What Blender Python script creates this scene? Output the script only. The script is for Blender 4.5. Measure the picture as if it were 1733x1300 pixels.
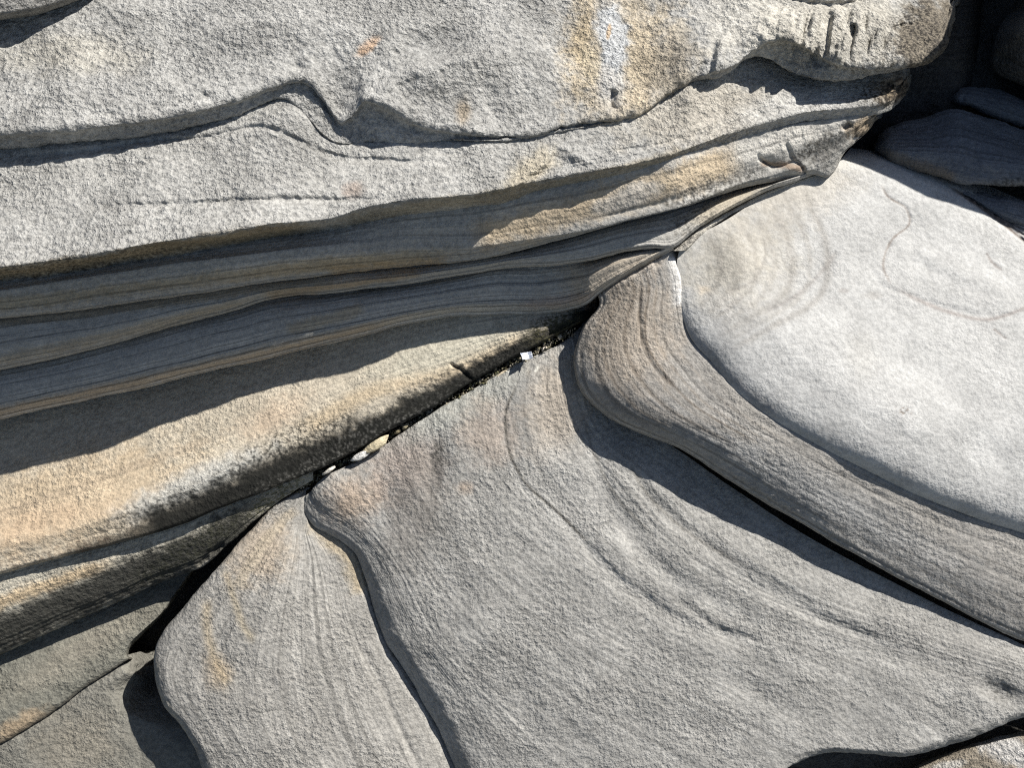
import bpy, math, random
import numpy as np
from mathutils import Matrix, Vector

for o in list(bpy.data.objects):
    bpy.data.objects.remove(o, do_unlink=True)
C = bpy.context.scene
C.render.engine = 'CYCLES'
COL = C.collection
rng = np.random.default_rng(7)
random.seed(7)

# ------------------------------------------------------------------ camera
PITCH = math.radians(55.0)            # looking down at the rock shelf
D0 = 2.6                              # metres from lens to the middle of the shelf
HF = math.radians(60.0)
FPX = 1733 / 2 / math.tan(HF / 2)
U = D0 / FPX                          # size on the shelf of one photo pixel
CAMZ = 3.45
FWD = np.array([0, math.cos(PITCH), -math.sin(PITCH)])
UPV = np.array([0, math.sin(PITCH), math.cos(PITCH)])
RGT = np.array([1.0, 0, 0])
CAM = np.array([0, 0, CAMZ])
cam = bpy.data.cameras.new('camera')
cam.sensor_fit = 'HORIZONTAL'
cam.angle = HF
cam.clip_start = 0.02
cam.clip_end = 5000
camo = bpy.data.objects.new('camera', cam)
COL.objects.link(camo)
camo.location = CAM
camo.rotation_euler = (math.pi / 2 - PITCH, 0, 0)
C.camera = camo

# ------------------------------------------------------------------ light
S_loc = np.array([0.56, 0.66, 0.50])  # towards the sun: right, up, towards the lens
S_loc = S_loc / np.linalg.norm(S_loc)
SUN = S_loc[0] * RGT + S_loc[1] * UPV - S_loc[2] * FWD
elev = math.asin(SUN[2])
azim = math.atan2(SUN[0], SUN[1])     # from +Y towards +X
w = bpy.data.worlds.new('World')
C.world = w
w.use_nodes = True
nt = w.node_tree
sky = nt.nodes.new('ShaderNodeTexSky')
sky.sky_type = 'NISHITA'
sky.sun_disc = False
sky.sun_elevation = elev
sky.sun_rotation = azim
bg = nt.nodes['Background']
nt.links.new(sky.outputs[0], bg.inputs[0])
bg.inputs[1].default_value = 0.05
sun = bpy.data.lights.new('sun', 'SUN')
sun.energy = 5.0
sun.angle = math.radians(0.5)
sun.color = (1.0, 0.965, 0.91)
suno = bpy.data.objects.new('sun', sun)
COL.objects.link(suno)
suno.rotation_euler = Vector(SUN).to_track_quat('Z', 'Y').to_euler()
C.view_settings.view_transform = 'Standard'
C.view_settings.look = 'None'
C.view_settings.gamma = 1.0
C.view_settings.exposure = 0.52
C.cycles.use_denoising = False
C.cycles.filter_width = 1.2
C.view_settings.use_curve_mapping = False

# ------------------------------------------------------------------ noise
_perm = rng.permutation(256)
_perm = np.concatenate([_perm, _perm, _perm])
_grad = rng.normal(size=(256, 3))
_grad /= np.linalg.norm(_grad, axis=1)[:, None]
_grad = _grad.astype(np.float32)

def perlin(p):
    p = np.asarray(p, np.float32)
    i = np.floor(p).astype(np.int32)
    f = p - i
    i &= 255
    u = f * f * f * (f * (f * 6 - 15) + 10)
    out = 0
    for dx in (0, 1):
        for dy in (0, 1):
            for dz in (0, 1):
                hsh = _perm[_perm[_perm[(i[:, 0] + dx) & 255] + ((i[:, 1] + dy) & 255)] + ((i[:, 2] + dz) & 255)] & 255
                g = _grad[hsh]
                d = g[:, 0] * (f[:, 0] - dx) + g[:, 1] * (f[:, 1] - dy) + g[:, 2] * (f[:, 2] - dz)
                wx = u[:, 0] if dx else 1 - u[:, 0]
                wy = u[:, 1] if dy else 1 - u[:, 1]
                wz = u[:, 2] if dz else 1 - u[:, 2]
                out = out + d * wx * wy * wz
    return out * 1.5

def fbm(p, octs=3, gain=0.5):
    s, a, tot = 0, 1.0, 0
    for k in range(octs):
        s = s + a * perlin(p * (2.03 ** k) + 17.3 * k)
        tot += a
        a *= gain
    return s / tot

# ------------------------------------------------------------------ curves and lofts
def tang(t, v, mono):
    t = np.asarray(t, float); v = np.asarray(v, float)
    n = len(t)
    h = np.diff(t)
    sh = (slice(None),) + (None,) * (v.ndim - 1)
    d = np.diff(v, axis=0) / h[sh]
    m = np.zeros_like(v)
    if n == 2:
        m[:] = d[0]
        return m
    if mono:
        w1 = (2 * h[1:] + h[:-1])[sh]; w2 = (h[1:] + 2 * h[:-1])[sh]
        same = d[:-1] * d[1:] > 0
        with np.errstate(divide='ignore', invalid='ignore'):
            hm = (w1 + w2) / (w1 / d[:-1] + w2 / d[1:])
        m[1:-1] = np.where(same, hm, 0)
    else:
        m[1:-1] = (d[:-1] * h[1:][sh] + d[1:] * h[:-1][sh]) / (h[1:] + h[:-1])[sh]
    m[0] = d[0]; m[-1] = d[-1]
    return m

def herm(t, v, q, mono=True):
    t = np.asarray(t, float); v = np.asarray(v, float); q = np.asarray(q, float)
    m = tang(t, v, mono)
    k = np.clip(np.searchsorted(t, q, side='right') - 1, 0, len(t) - 2)
    h = t[k + 1] - t[k]
    s = np.clip((q - t[k]) / h, 0, 1)
    sh = (slice(None),) + (None,) * (v.ndim - 1)
    h = h[sh]; s = s[sh]
    s2, s3 = s * s, s * s * s
    return (2 * s3 - 3 * s2 + 1) * v[k] + (s3 - 2 * s2 + s) * h * m[k] + (-2 * s3 + 3 * s2) * v[k + 1] + (s3 - s2) * h * m[k + 1]

def xcurve(ys, hs, dy=0, dh=0):
    """A curve that runs from left to right: y(x) and height h(x)."""
    return ('x', np.array(ys, float), np.array(hs, float), dy, dh)

def pcurve(pts, h=None):
    """A free curve through (x, y[, h]) points."""
    pts = np.array(pts, float)
    if pts.shape[1] == 2:
        hv = h(pts[:, 0], pts[:, 1]) if callable(h) else np.array(h, float) * np.ones(len(pts))
        pts = np.column_stack([pts, hv])
    elif h is not None:
        pts = pts + np.array([0, 0, h])
    return pts

def sample(c, q, xr=None):
    if isinstance(c, tuple):
        x = xr[0] + (xr[1] - xr[0]) * q
        ys, hs = c[1], c[2]
        return np.column_stack([x, herm(ys[:, 0], ys[:, 1], x, False) + c[3], herm(hs[:, 0], hs[:, 1], x, True) + c[4]])
    t = np.concatenate([[0], np.cumsum(np.hypot(*np.diff(c[:, :2], axis=0).T))])
    t /= t[-1]
    xy = herm(t, c[:, :2], q, False)
    return np.column_stack([xy, herm(t, c[:, 2], q, True)])

def seg_dist(X, Y, poly):
    """Distance to a polyline and signed side (positive = left of travel in picture axes)."""
    best = np.full(X.shape, 1e9); side = np.zeros_like(best); along = np.zeros_like(best)
    L = 0
    for (ax, ay), (bx, by) in zip(poly[:-1], poly[1:]):
        dx, dy = bx - ax, by - ay
        l2 = dx * dx + dy * dy
        t = np.clip(((X - ax) * dx + (Y - ay) * dy) / l2, 0, 1)
        ex, ey = X - ax - t * dx, Y - ay - t * dy
        d = np.hypot(ex, ey)
        s = dx * ey - dy * ex
        m = d < best
        best = np.where(m, d, best); side = np.where(m, s, side); along = np.where(m, L + t * math.sqrt(l2), along)
        L += math.sqrt(l2)
    return best, side, along / L

def smooth(pts, n=8):
    p = np.array(pts, float)
    if len(p) < 3:
        return p
    t = np.concatenate([[0], np.cumsum(np.hypot(*np.diff(p[:, :2], axis=0).T))])
    q = np.linspace(0, t[-1], (len(p) - 1) * n + 1)
    return herm(t, p, q, False)

def ell(X, Y, x, y, rx, ry, ang=0):
    a = math.radians(ang)
    dx, dy = X - x, Y - y
    return np.sqrt(((dx * math.cos(a) + dy * math.sin(a)) / rx) ** 2 + ((-dx * math.sin(a) + dy * math.cos(a)) / ry) ** 2)

def sstep(a, b, v):
    t = np.clip((v - a) / (b - a), 0, 1)
    return t * t * (3 - 2 * t)

def relief(X, Y, H, bumps):
    for b in bumps:
        k = b[0]
        if k == 'g':                                    # swelling or hollow
            H = H + b[-1] * np.exp(-ell(X, Y, *b[1:-1]) ** 2)
        elif k == 'hole':                               # steep sided pit
            H = H + b[-1] * (1 - sstep(0.6, 1.0, ell(X, Y, *b[1:-1])))
        elif k == 'line':                               # groove (or rib) along a line
            d, s, al = seg_dist(X, Y, smooth(b[1], 5))
            d = np.abs(d + 1.8 * perlin(np.column_stack([X / 9.0, Y / 9.0, X * 0 + 3.5])) * np.minimum(b[2] / 3.0, 1.5))
            fade = np.clip(np.minimum(al, 1 - al) * 8, 0, 1) if len(b) > 4 and b[4] else 1
            H = H + b[3] * np.exp(-(d / b[2]) ** 2) * fade
        elif k == 'flute':                              # drip-like weathering ribs running down a face
            m = 1 - sstep(0.5, 1.05, ell(X, Y, *b[1:6]))
            z = np.zeros_like(X)
            f = perlin(np.column_stack([(X + 0.25 * Y) / b[6], Y / 70.0, z + 2.5])) + 0.6 * perlin(np.column_stack([(X + 0.2 * Y) / (b[6] * .45), Y / 40.0, z + 7.5]))
            H = H + b[-1] * m * np.where(f < 0, f * 1.3, f * 0.7)
        elif k == 'step':                               # one side of a line stands proud, dying out with distance
            d, s, al = seg_dist(X, Y, smooth(b[1], 5))
            fade = np.clip(np.minimum(al, 1 - al) * 6, 0, 1)
            sd = np.where(s > 0, d, -d)
            H = H + b[3] * sstep(-b[2], b[2], sd) * np.exp(-np.maximum(sd, 0) / b[4]) * fade
    return H

def unproject(X, Y, H):
    d = D0 - H * U
    a = (X - 866.5) / FPX * d
    b = -(Y - 650.0) / FPX * d
    return CAM + a[:, None] * RGT + b[:, None] * UPV + d[:, None] * FWD

def paint(X, Y, P, base, stains):
    col = np.tile(np.array(base, np.float32), (len(X), 1))
    n1 = fbm(P / (30 * U), 3)
    n2 = fbm(P / (8 * U) + 40, 3)
    for s in stains:
        kind, c, amt = s[0], np.array(s[-2], np.float32), s[-1]
        if kind == 'e':                                 # blotch: x, y, rx, ry, angle, softness
            x, y, rx, ry, ang, soft = s[1:7]
            r = ell(X, Y, x, y, rx, ry, ang) + 0.55 * n1 + 0.3 * n2
            m = 1 - sstep(1 - soft, 1 + soft * 0.5, r)
        elif kind == 'b':                               # band along a line: half width, softness
            d, sd, al = seg_dist(X, Y, smooth(s[1], 4))
            r = d / s[2] + 0.5 * n1 + 0.4 * n2
            fade = np.clip(np.minimum(al, 1 - al) * 12, 0, 1)
            m = (1 - sstep(1 - s[3], 1 + s[3] * 0.5, r)) * fade
        elif kind == 'l':                               # thin line
            d, sd, al = seg_dist(X, Y, smooth(s[1], 5))
            m = np.exp(-(np.abs(d + 2.5 * n1 + 1.5 * n2) / (s[2] * (1 + 0.6 * n1))) ** 2) * np.clip(np.minimum(al, 1 - al) * 10, 0, 1)
        elif kind == 's':                               # speckles inside a blotch
            x, y, rx, ry, ang, thr = s[1:7]
            r = ell(X, Y, x, y, rx, ry, ang) + 0.3 * n1
            n3 = 0.6 * perlin(P / (6 * U) + 90) + 0.6 * perlin(P / (2.6 * U) + 50)
            m = (1 - sstep(0.5, 1.1, r)) * sstep(thr, thr + 0.15, n3)
        m = np.clip(m * amt, 0, 1)[:, None]
        col = col * (1 - m) + c * m
    return col

MATS = {}
def link(o):
    COL.objects.link(o)
    return o

def grid_mesh(name, P, nr, nc, mat, attrs, closed=False):
    idx = np.arange(nr * nc).reshape(nr, nc)
    q = np.stack([idx[:-1, :-1], idx[1:, :-1], idx[1:, 1:], idx[:-1, 1:]], -1).reshape(-1, 4)
    org = P.mean(0)
    me = bpy.data.meshes.new(name)
    me.vertices.add(len(P))
    me.vertices.foreach_set('co', (P - org).astype(np.float32).ravel())
    me.loops.add(q.size)
    me.loops.foreach_set('vertex_index', q.ravel().astype(np.int32))
    me.polygons.add(len(q))
    me.polygons.foreach_set('loop_start', np.arange(0, q.size, 4, dtype=np.int32))
    me.polygons.foreach_set('use_smooth', np.ones(len(q), bool))
    me.update(calc_edges=True)
    for k, v in attrs.items():
        if v.ndim == 2:
            a = me.attributes.new(k, 'FLOAT_COLOR', 'POINT')
            a.data.foreach_set('color', np.column_stack([v, np.ones(len(v))]).astype(np.float32).ravel())
        else:
            a = me.attributes.new(k, 'FLOAT', 'POINT')
            a.data.foreach_set('value', v.astype(np.float32))
    me.materials.append(mat)
    o = link(bpy.data.objects.new(name, me))
    o.location = org
    return o

def normals(P, nr, nc):
    G = P.reshape(nr, nc, 3)
    du = np.gradient(G, axis=1); dv = np.gradient(G, axis=0)
    n = np.cross(dv, du).reshape(-1, 3)
    n /= np.linalg.norm(n, axis=1)[:, None] + 1e-12
    flip = np.einsum('ij,ij->i', n, -FWD[None].repeat(len(n), 0)).mean() < 0
    return -n if flip else n

def loft(name, curves, xr=None, step=2.6, bumps=(), base=(0.35, 0.34, 0.32), stains=(), mat=None, grain=1.0,
         undul=2.0, rough=0.8, lam=0.35, groove=0.5, lamscale=1.0, label=None, cat='rock', group=None, kind=None, stepx=None):
    probe = np.linspace(0, 1, 60)
    cs = [sample(c, probe, xr) for c in curves]
    length = max(np.hypot(*np.diff(c[:, :2], axis=0).T).sum() for c in cs)
    nc = int(length / (stepx or step)) + 2
    q = np.linspace(0, 1, nc)
    K = np.stack([sample(c, q, xr) for c in curves])            # curves x nc x 3
    knots, rows = [0.0], []
    for a, b in zip(cs[:-1], cs[1:]):
        d = np.linalg.norm(a - b, axis=1)
        knots.append(knots[-1] + max(d.mean(), 1.0))
        n = max(2, int(max(np.percentile(d, 90), 2) / step))
        rows.append(np.linspace(knots[-2], knots[-1], n, endpoint=False))
    rows = np.concatenate(rows + [[knots[-1]]])
    G = herm(np.array(knots), K, rows, True)                     # rows x nc x 3
    nr = len(rows)
    X, Y, H = (G[..., k].ravel() for k in range(3))
    strat = np.repeat(rows, nc)
    H = relief(X, Y, H, bumps)
    P = unproject(X, Y, H)
    n = normals(P, nr, nc)
    q1 = P / U
    disp = undul * fbm(q1 / 90.0 + 3, 2) + rough * (fbm(q1 / 22.0 + 11, 2) + 0.55 * fbm(q1 / 8.0 + 31, 2))
    warp = strat + 5 * fbm(q1 / 120.0 + 7, 2)
    z = np.zeros_like(warp)
    lm = perlin(np.column_stack([warp / (9.0 / lamscale), z + 0.5, q1[:, 0] / 900.0])) + 0.6 * perlin(np.column_stack([warp / (4.0 / lamscale), z + 9.5, q1[:, 0] / 700.0]))
    disp = disp + groove * lm
    P = P + n * (disp * U)[:, None]
    col = paint(X, Y, P, base, stains)
    o = grid_mesh(name, P, nr, nc, mat or MATS['rock'], {
        'tint': col, 'strata': (warp * lamscale), 'grain': np.full(len(P), grain), 'lam': np.full(len(P), lam)})
    if kind:
        o['kind'] = kind
    if label:
        o['label'] = label; o['category'] = cat
    if group:
        o['group'] = group
    return o

def lerp_curves(a, b, fs, prof):
    """Curves between two matched point lists; prof bends the height."""
    a = np.array(a, float); b = np.array(b, float)
    out = []
    for f in fs:
        c = a * (1 - f) + b * f
        g = prof(f)
        c[:, 2] = a[:, 2] * (1 - g) + b[:, 2] * g
        out.append(c)
    return out

# ------------------------------------------------------------------ materials
def rock_material(name, bump=1.0, rgh=0.92):
    m = bpy.data.materials.new(name)
    m.use_nodes = True
    t = m.node_tree; N = t.nodes; L = t.links
    bs = N['Principled BSDF']
    bs.inputs['Roughness'].default_value = rgh
    bs.inputs['Specular IOR Level'].default_value = 0.2
    def attr(k):
        a = N.new('ShaderNodeAttribute'); a.attribute_name = k
        return a
    def math_(op, a, b=None, cl=False):
        n = N.new('ShaderNodeMath'); n.operation = op; n.use_clamp = cl
        for i, v in enumerate((a, b)):
            if v is None: continue
            if isinstance(v, (int, float)): n.inputs[i].default_value = v
            else: L.new(v, n.inputs[i])
        return n.outputs[0]
    def noise(vec, scale, detail, rough=0.6, dim='3D'):
        n = N.new('ShaderNodeTexNoise'); n.noise_dimensions = dim
        n.inputs['Scale'].default_value = scale; n.inputs['Detail'].default_value = detail
        n.inputs['Roughness'].default_value = rough
        if dim == '1D': L.new(vec, n.inputs['W'])
        else: L.new(vec, n.inputs['Vector'])
        return n.outputs['Fac']
    def ramp(f, lo, hi, a, b):
        r = N.new('ShaderNodeMapRange'); r.interpolation_type = 'SMOOTHSTEP'
        L.new(f, r.inputs[0])
        for i, v in zip((1, 2, 3, 4), (lo, hi, a, b)): r.inputs[i].default_value = v
        return r.outputs[0]
    geo = N.new('ShaderNodeNewGeometry')
    pos = geo.outputs['Position']
    tint = attr('tint').outputs['Color']; strata = attr('strata').outputs['Fac']
    grain = attr('grain').outputs['Fac']; lam = attr('lam').outputs['Fac']
    u = U
    g1 = noise(pos, 1 / (7.6 * u), 4, 0.6)       # sand-grain lumps
    g2 = noise(pos, 1 / (2.4 * u), 2, 0.6)        # single grains
    g3 = noise(pos, 1 / (60 * u), 4, 0.6)         # mottling
    l1 = noise(strata, 1 / 9.0, 3, 0.7, '1D')     # bedding lines
    l2 = noise(strata, 1 / 34.0, 3, 0.6, '1D')
    lm = math_('MULTIPLY', ramp(l1, 0.36, 0.50, 0.40, 1.08), ramp(l2, 0.3, 0.7, 0.70, 1.2))
    brk = math_('MULTIPLY', lam, ramp(g3, 0.3, 0.65, 0.35, 1.0))
    # 1 + (lm - 1) * lam
    lmf = math_('ADD', math_('MULTIPLY', math_('SUBTRACT', lm, 1.0), brk), 1.0)
    grf = math_('MULTIPLY', ramp(g2, 0.25, 0.75, 0.82, 1.16), ramp(g1, 0.3, 0.62, 0.74, 1.14))
    grf = math_('ADD', math_('MULTIPLY', math_('SUBTRACT', grf, 1.0), math_('ADD', math_('MULTIPLY', grain, 0.9), 0.3)), 1.0)
    fac = math_('MULTIPLY', math_('MULTIPLY', lmf, grf), ramp(g3, 0.25, 0.75, 0.87, 1.12))
    vm = N.new('ShaderNodeVectorMath'); vm.operation = 'SCALE'
    L.new(tint, vm.inputs[0]); L.new(fac, vm.inputs['Scale'])
    L.new(vm.outputs[0], bs.inputs['Base Color'])
    hgt = math_('ADD', math_('MULTIPLY', g1, 1.0), math_('MULTIPLY', g2, 0.12))
    hgt = math_('ADD', hgt, math_('MULTIPLY', math_('MULTIPLY', l1, lam), 0.08))
    bp = N.new('ShaderNodeBump')
    bp.inputs['Distance'].default_value = 16.0 * u
    g4 = noise(pos, 1 / (110 * u), 3, 0.6)
    L.new(math_('MULTIPLY', math_('MULTIPLY', grain, bump), ramp(g4, 0.3, 0.7, 0.55, 1.25)), bp.inputs['Strength'])
    L.new(hgt, bp.inputs['Height'])
    L.new(bp.outputs['Normal'], bs.inputs['Normal'])
    return m
MATS['rock'] = rock_material('weathered sandstone')

GREY = (0.385, 0.378, 0.355)
PALE = (0.50, 0.49, 0.46)
TAN = (0.46, 0.39, 0.29)
OCHRE = (0.50, 0.33, 0.17)
BLACK = (0.014, 0.014, 0.012)
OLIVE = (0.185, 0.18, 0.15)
WHITE = (0.66, 0.65, 0.62)

# ------------------------------------------------------------------ ground and bedrock
def ground_sheet():
    n = 160
    t = np.linspace(-1, 1, n)
    g = np.sign(t) * (np.abs(t) ** 3 * 1500 + np.abs(t) * 6)
    gx, gy = np.meshgrid(g, g + 1.2)
    P = np.column_stack([gx.ravel(), gy.ravel(), np.zeros(n * n)])
    r = np.hypot(P[:, 0], P[:, 1])
    P[:, 2] = 0.08 * fbm(P * 0.9, 3) + 0.6 * fbm(P * 0.05 + 4, 3) * np.clip((r - 8) / 30, 0, 1) - 0.1
    o = grid_mesh('ground', P, n, n, MATS['rock'], {'tint': np.tile(np.array(OLIVE, np.float32), (n * n, 1)),
        'strata': P[:, 2] * 200, 'grain': np.full(n * n, 1.0), 'lam': np.full(n * n, 0.2)})
    o['kind'] = 'structure'
ground_sheet()

loft('bedrock', [
    pcurve([(-420, -340), (700, -340), (1400, -340), (2100, -340)], [-500, -500, -500, -500]),
    pcurve([(-420, -250), (700, -250), (1400, -250), (2100, -250)], [-60, -60, -200, -330]),
    pcurve([(-420, 300), (700, 200), (1400, 100), (2100, 0)], [30, 10, -180, -330]),
    pcurve([(-420, 700), (700, 450), (1400, 250), (2100, 150)], [-90, -90, -150, -330]),
    pcurve([(-420, 1100), (100, 1080), (300, 1020), (480, 880), (700, 750), (1400, 500), (2100, 450)], [-150, -190, -240, -190, -120, -90, -150]),
    pcurve([(-420, 1500), (700, 1500), (1400, 1500), (2100, 1500)], [-260, -220, -180, -180]),
    pcurve([(-420, 1640), (700, 1640), (1400, 1640), (2100, 1640)], [-400, -400, -400, -400]),
], step=14, base=(0.10, 0.095, 0.085), grain=1.0, lam=0.3, kind='structure')  # kept dark, and dipped beside the lobe, to stand in for shadow

# ------------------------------------------------------------------ the cliff of ledges, top to bottom
XR = (-420, 1640)
B1 = 'rough grey sandstone'
# top left block above the big ledge
e0 = [(-420, 130), (-200, 75), (0, 34), (60, 25), (100, 14), (150, -6), (250, -60), (400, -130)]
loft('rock_block', [
    xcurve([(-420, -380), (400, -380)], [(-420, -300), (400, -300)]),
    xcurve([(-420, -300), (0, -300), (400, -330)], [(-420, 230), (0, 190), (400, 120)]),
    xcurve([(-420, 0), (-200, -60), (0, -60), (150, -80), (400, -180)], [(-420, 250), (0, 225), (150, 190), (400, 90)]),
    xcurve(e0, [(-420, 258), (0, 216), (100, 190), (150, 168), (400, 80)], dy=-14),
    xcurve(e0, [(-420, 233), (0, 192), (100, 168), (150, 155), (400, 70)], dy=-2),
    xcurve(e0, [(-420, 215), (0, 160), (100, 145), (150, 130), (400, 60)], dy=0),
    xcurve(e0, [(-420, 155), (0, 100), (100, 100), (150, 90), (400, 30)], dy=-10),
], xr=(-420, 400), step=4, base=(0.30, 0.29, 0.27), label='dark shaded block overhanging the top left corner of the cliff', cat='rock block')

lip1y = [(-420, 275), (-200, 246), (0, 228), (100, 222), (200, 212), (300, 195), (400, 170), (460, 148), (500, 136), (528, 144), (552, 176), (574, 208), (596, 200),
         (618, 172), (640, 179), (690, 205), (720, 216), (800, 229), (850, 232), (910, 228), (950, 215), (1000, 206), (1050, 198), (1090, 186), (1110, 172),
         (1140, 152), (1170, 133), (1200, 124), (1240, 112), (1265, 92), (1285, 76), (1315, 68), (1350, 74), (1380, 92), (1410, 106), (1450, 114), (1500, 114), (1540, 106), (1580, 90), (1605, 60), (1620, 0), (1640, -60)]
rec1y = [(-420, 300), (-200, 268), (0, 249), (100, 241), (200, 233), (300, 216), (400, 192), (450, 172), (480, 164), (510, 184), (545, 226), (575, 243),
         (620, 240), (690, 239), (780, 236), (850, 236), (950, 220), (1000, 212), (1090, 192), (1110, 178), (1170, 138), (1240, 120), (1265, 100), (1285, 97), (1320, 112), (1350, 127), (1385, 133), (1430, 133), (1480, 125), (1540, 110), (1580, 96), (1605, 64), (1620, 4), (1640, -56)]
lip1h = [(-420, 250), (0, 230), (300, 207), (400, 190), (480, 177), (530, 168), (570, 160), (590, 166), (618, 178), (700, 170), (800, 162), (900, 144), (1000, 130), (1100, 118), (1200, 112), (1280, 102), (1400, 96), (1500, 78), (1580, 40), (1605, 0), (1640, -260)]
rec1h = [(-420, 205), (0, 190), (300, 172), (480, 155), (566, 148), (615, 138), (700, 142), (800, 150), (900, 132), (1000, 118), (1100, 104), (1200, 84), (1280, 66), (1330, 60), (1400, 62), (1500, 48), (1580, 0), (1605, -80), (1640, -300)]
lipsm = [(-420, 250), (0, 230), (300, 207), (480, 190), (618, 182), (700, 182), (800, 172), (900, 152), (1000, 136), (1100, 122), (1200, 112), (1280, 102), (1400, 96), (1500, 78), (1580, 40), (1605, 0), (1640, -260)]
def rowh(f0, f1, h):  # a row of the block's upper face: height below the lip
    return [(x, v - h) for x, v in lipsm]
mid1y = lambda f: [(x, y - f * (230 if x < 1500 else 160)) for x, y in [(-420, 275), (0, 228), (300, 195), (450, 170), (600, 170), (700, 200), (900, 222), (1050, 195), (1200, 130), (1300, 95), (1400, 112), (1500, 112), (1580, 90), (1640, 60)]]
loft('rock_block', [
    xcurve([(-420, -380), (1640, -380)], [(-420, -350), (1640, -500)]),
    xcurve([(-420, -330), (1640, -330)], [(-420, 10), (500, 0), (1000, -60), (1500, -90), (1640, -300)]),
    xcurve(mid1y(1.25), rowh(0, 0, 95)),
    xcurve(mid1y(0.8), rowh(0, 0, 62)),
    xcurve(mid1y(0.4), rowh(0, 0, 30)),
    xcurve(lip1y, lip1h, dy=-26, dh=-4),
    xcurve(lip1y, lip1h, dy=-8, dh=3),
    xcurve(lip1y, lip1h),
    xcurve(lip1y, lip1h, dy=3, dh=-10),
    xcurve(rec1y, rec1h, dy=1, dh=6),
    xcurve(rec1y, rec1h, dy=-6, dh=-40),
], xr=XR, bumps=[
    ('g', 735, 72, 60, 24, -15, -22), ('g', 660, 60, 70, 40, -20, 10), ('g', 600, 130, 45, 60, 30, -5), ('g', 760, 122, 120, 30, -18, 15), ('g', 480, 40, 160, 26, -8, 7), ('g', 250, 60, 150, 24, -14, -8), ('g', 120, 170, 140, 30, -10, 7), ('g', 880, 60, 60, 80, 10, 9), ('g', 940, 170, 50, 40, 0, -8), ('g', 700, 185, 60, 16, 14, 8),
    ('line', [(630, 155), (700, 122), (780, 100), (850, 92)], 12, 10, 1), ('g', 900, 120, 70, 60, 0, 10), ('g', 960, 60, 30, 80, 5, -8), ('g', 1150, 40, 60, 50, 0, 8),
    ('g', 560, 40, 120, 40, -10, 6), ('g', 360, 100, 100, 40, -15, -6), ('g', 830, 170, 22, 30, -20, -8), ('g', 790, 210, 40, 18, 10, 7), ('g', 1030, 80, 40, 70, 0, 5),
    ('g', 1025, 175, 26, 22, 0, -10), ('line', [(1040, 150), (1035, 178), (1050, 190)], 7, -8, 1),
    ('g', 350, 163, 13, 6, 20, -7), ('g', 505, 112, 12, 8, 30, -6),
    ('hole', 1443, 51, 10, 14, 10, -15), ('flute', 1400, 58, 130, 56, 0, 17, 20), ('flute', 1190, 110, 70, 70, 0, 26, 7), ('line', [(1422, 44), (1417, 62), (1412, 84)], 4.5, -9, 1), ('line', [(1512, 48), (1525, 44), (1545, 38)], 4, -7, 1), ('line', [(1320, 10), (1308, 40), (1300, 66)], 7, -5, 1),
    ('line', [(1175, 170), (1196, 140), (1216, 100), (1226, 60)], 9, 10, 1), ('line', [(1150, 160), (1172, 130), (1200, 100)], 8, -7, 1), ('g', 1275, 30, 40, 30, 0, 8), ('line', [(1270, 3), (1310, -2), (1400, 8), (1480, -2)], 6, -10, 1),
    ('g', 1500, 60, 60, 40, 0, 12), ('line', [(1290, 60), (1270, 80), (1240, 105)], 7, -6, 1),
], base=GREY, grain=0.95, rough=3.2, undul=8, lam=0.12, groove=0.3, step=2.3, stains=[
    ('e', 622, 76, 30, 11, -38, 0.5, (0.52, 0.34, 0.21), 0.8), ('e', 600, 50, 50, 30, -20, 0.8, (0.50, 0.49, 0.46), 0.6), ('e', 1060, 100, 110, 130, 0, 0.6, (0.50, 0.42, 0.30), 0.9), ('e', 985, 70, 26, 90, 4, 0.8, (0.54, 0.44, 0.29), 0.7),
    ('e', 1036, 60, 32, 62, -8, 0.35, (0.52, 0.54, 0.55), 0.85), ('e', 1034, 130, 30, 60, 0, 0.6, (0.51, 0.52, 0.52), 0.7), ('e', 1000, 110, 18, 40, 0, 0.4, (0.58, 0.50, 0.36), 0.7), ('e', 785, 190, 14, 26, 10, 0.8, (0.40, 0.31, 0.20), 0.6), ('e', 1030, 55, 4, 14, 10, 0.3, (0.5, 0.36, 0.22), 0.8),
    ('e', 1400, 50, 210, 75, 0, 0.5, (0.52, 0.49, 0.42), 0.8), ('e', 1230, 30, 60, 60, 0, 0.6, (0.50, 0.48, 0.43), 0.6), ('e', 1570, 60, 55, 80, 20, 0.35, (0.16, 0.13, 0.09), 0.8), ('s', 1560, 60, 70, 80, 0, 0.0, (0.05, 0.045, 0.04), 0.9), ('s', 1480, 105, 90, 18, -8, 0.1, (0.06, 0.055, 0.05), 0.7), ('s', 1400, 110, 60, 10, 0, 0.1, (0.08, 0.075, 0.07), 0.5),
    ('e', 740, 70, 60, 25, -15, 0.6, (0.27, 0.27, 0.26), 0.5), ('e', 120, 90, 130, 40, 0, 0.6, (0.44, 0.41, 0.34), 0.5), ('e', 1140, 110, 40, 70, 20, 0.6, (0.33, 0.30, 0.25), 0.5),  # first blotch repeats the hollow's shade in colour
], label='huge rough grey top block with pale blotch in a tan stain', cat='rock block')

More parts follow.
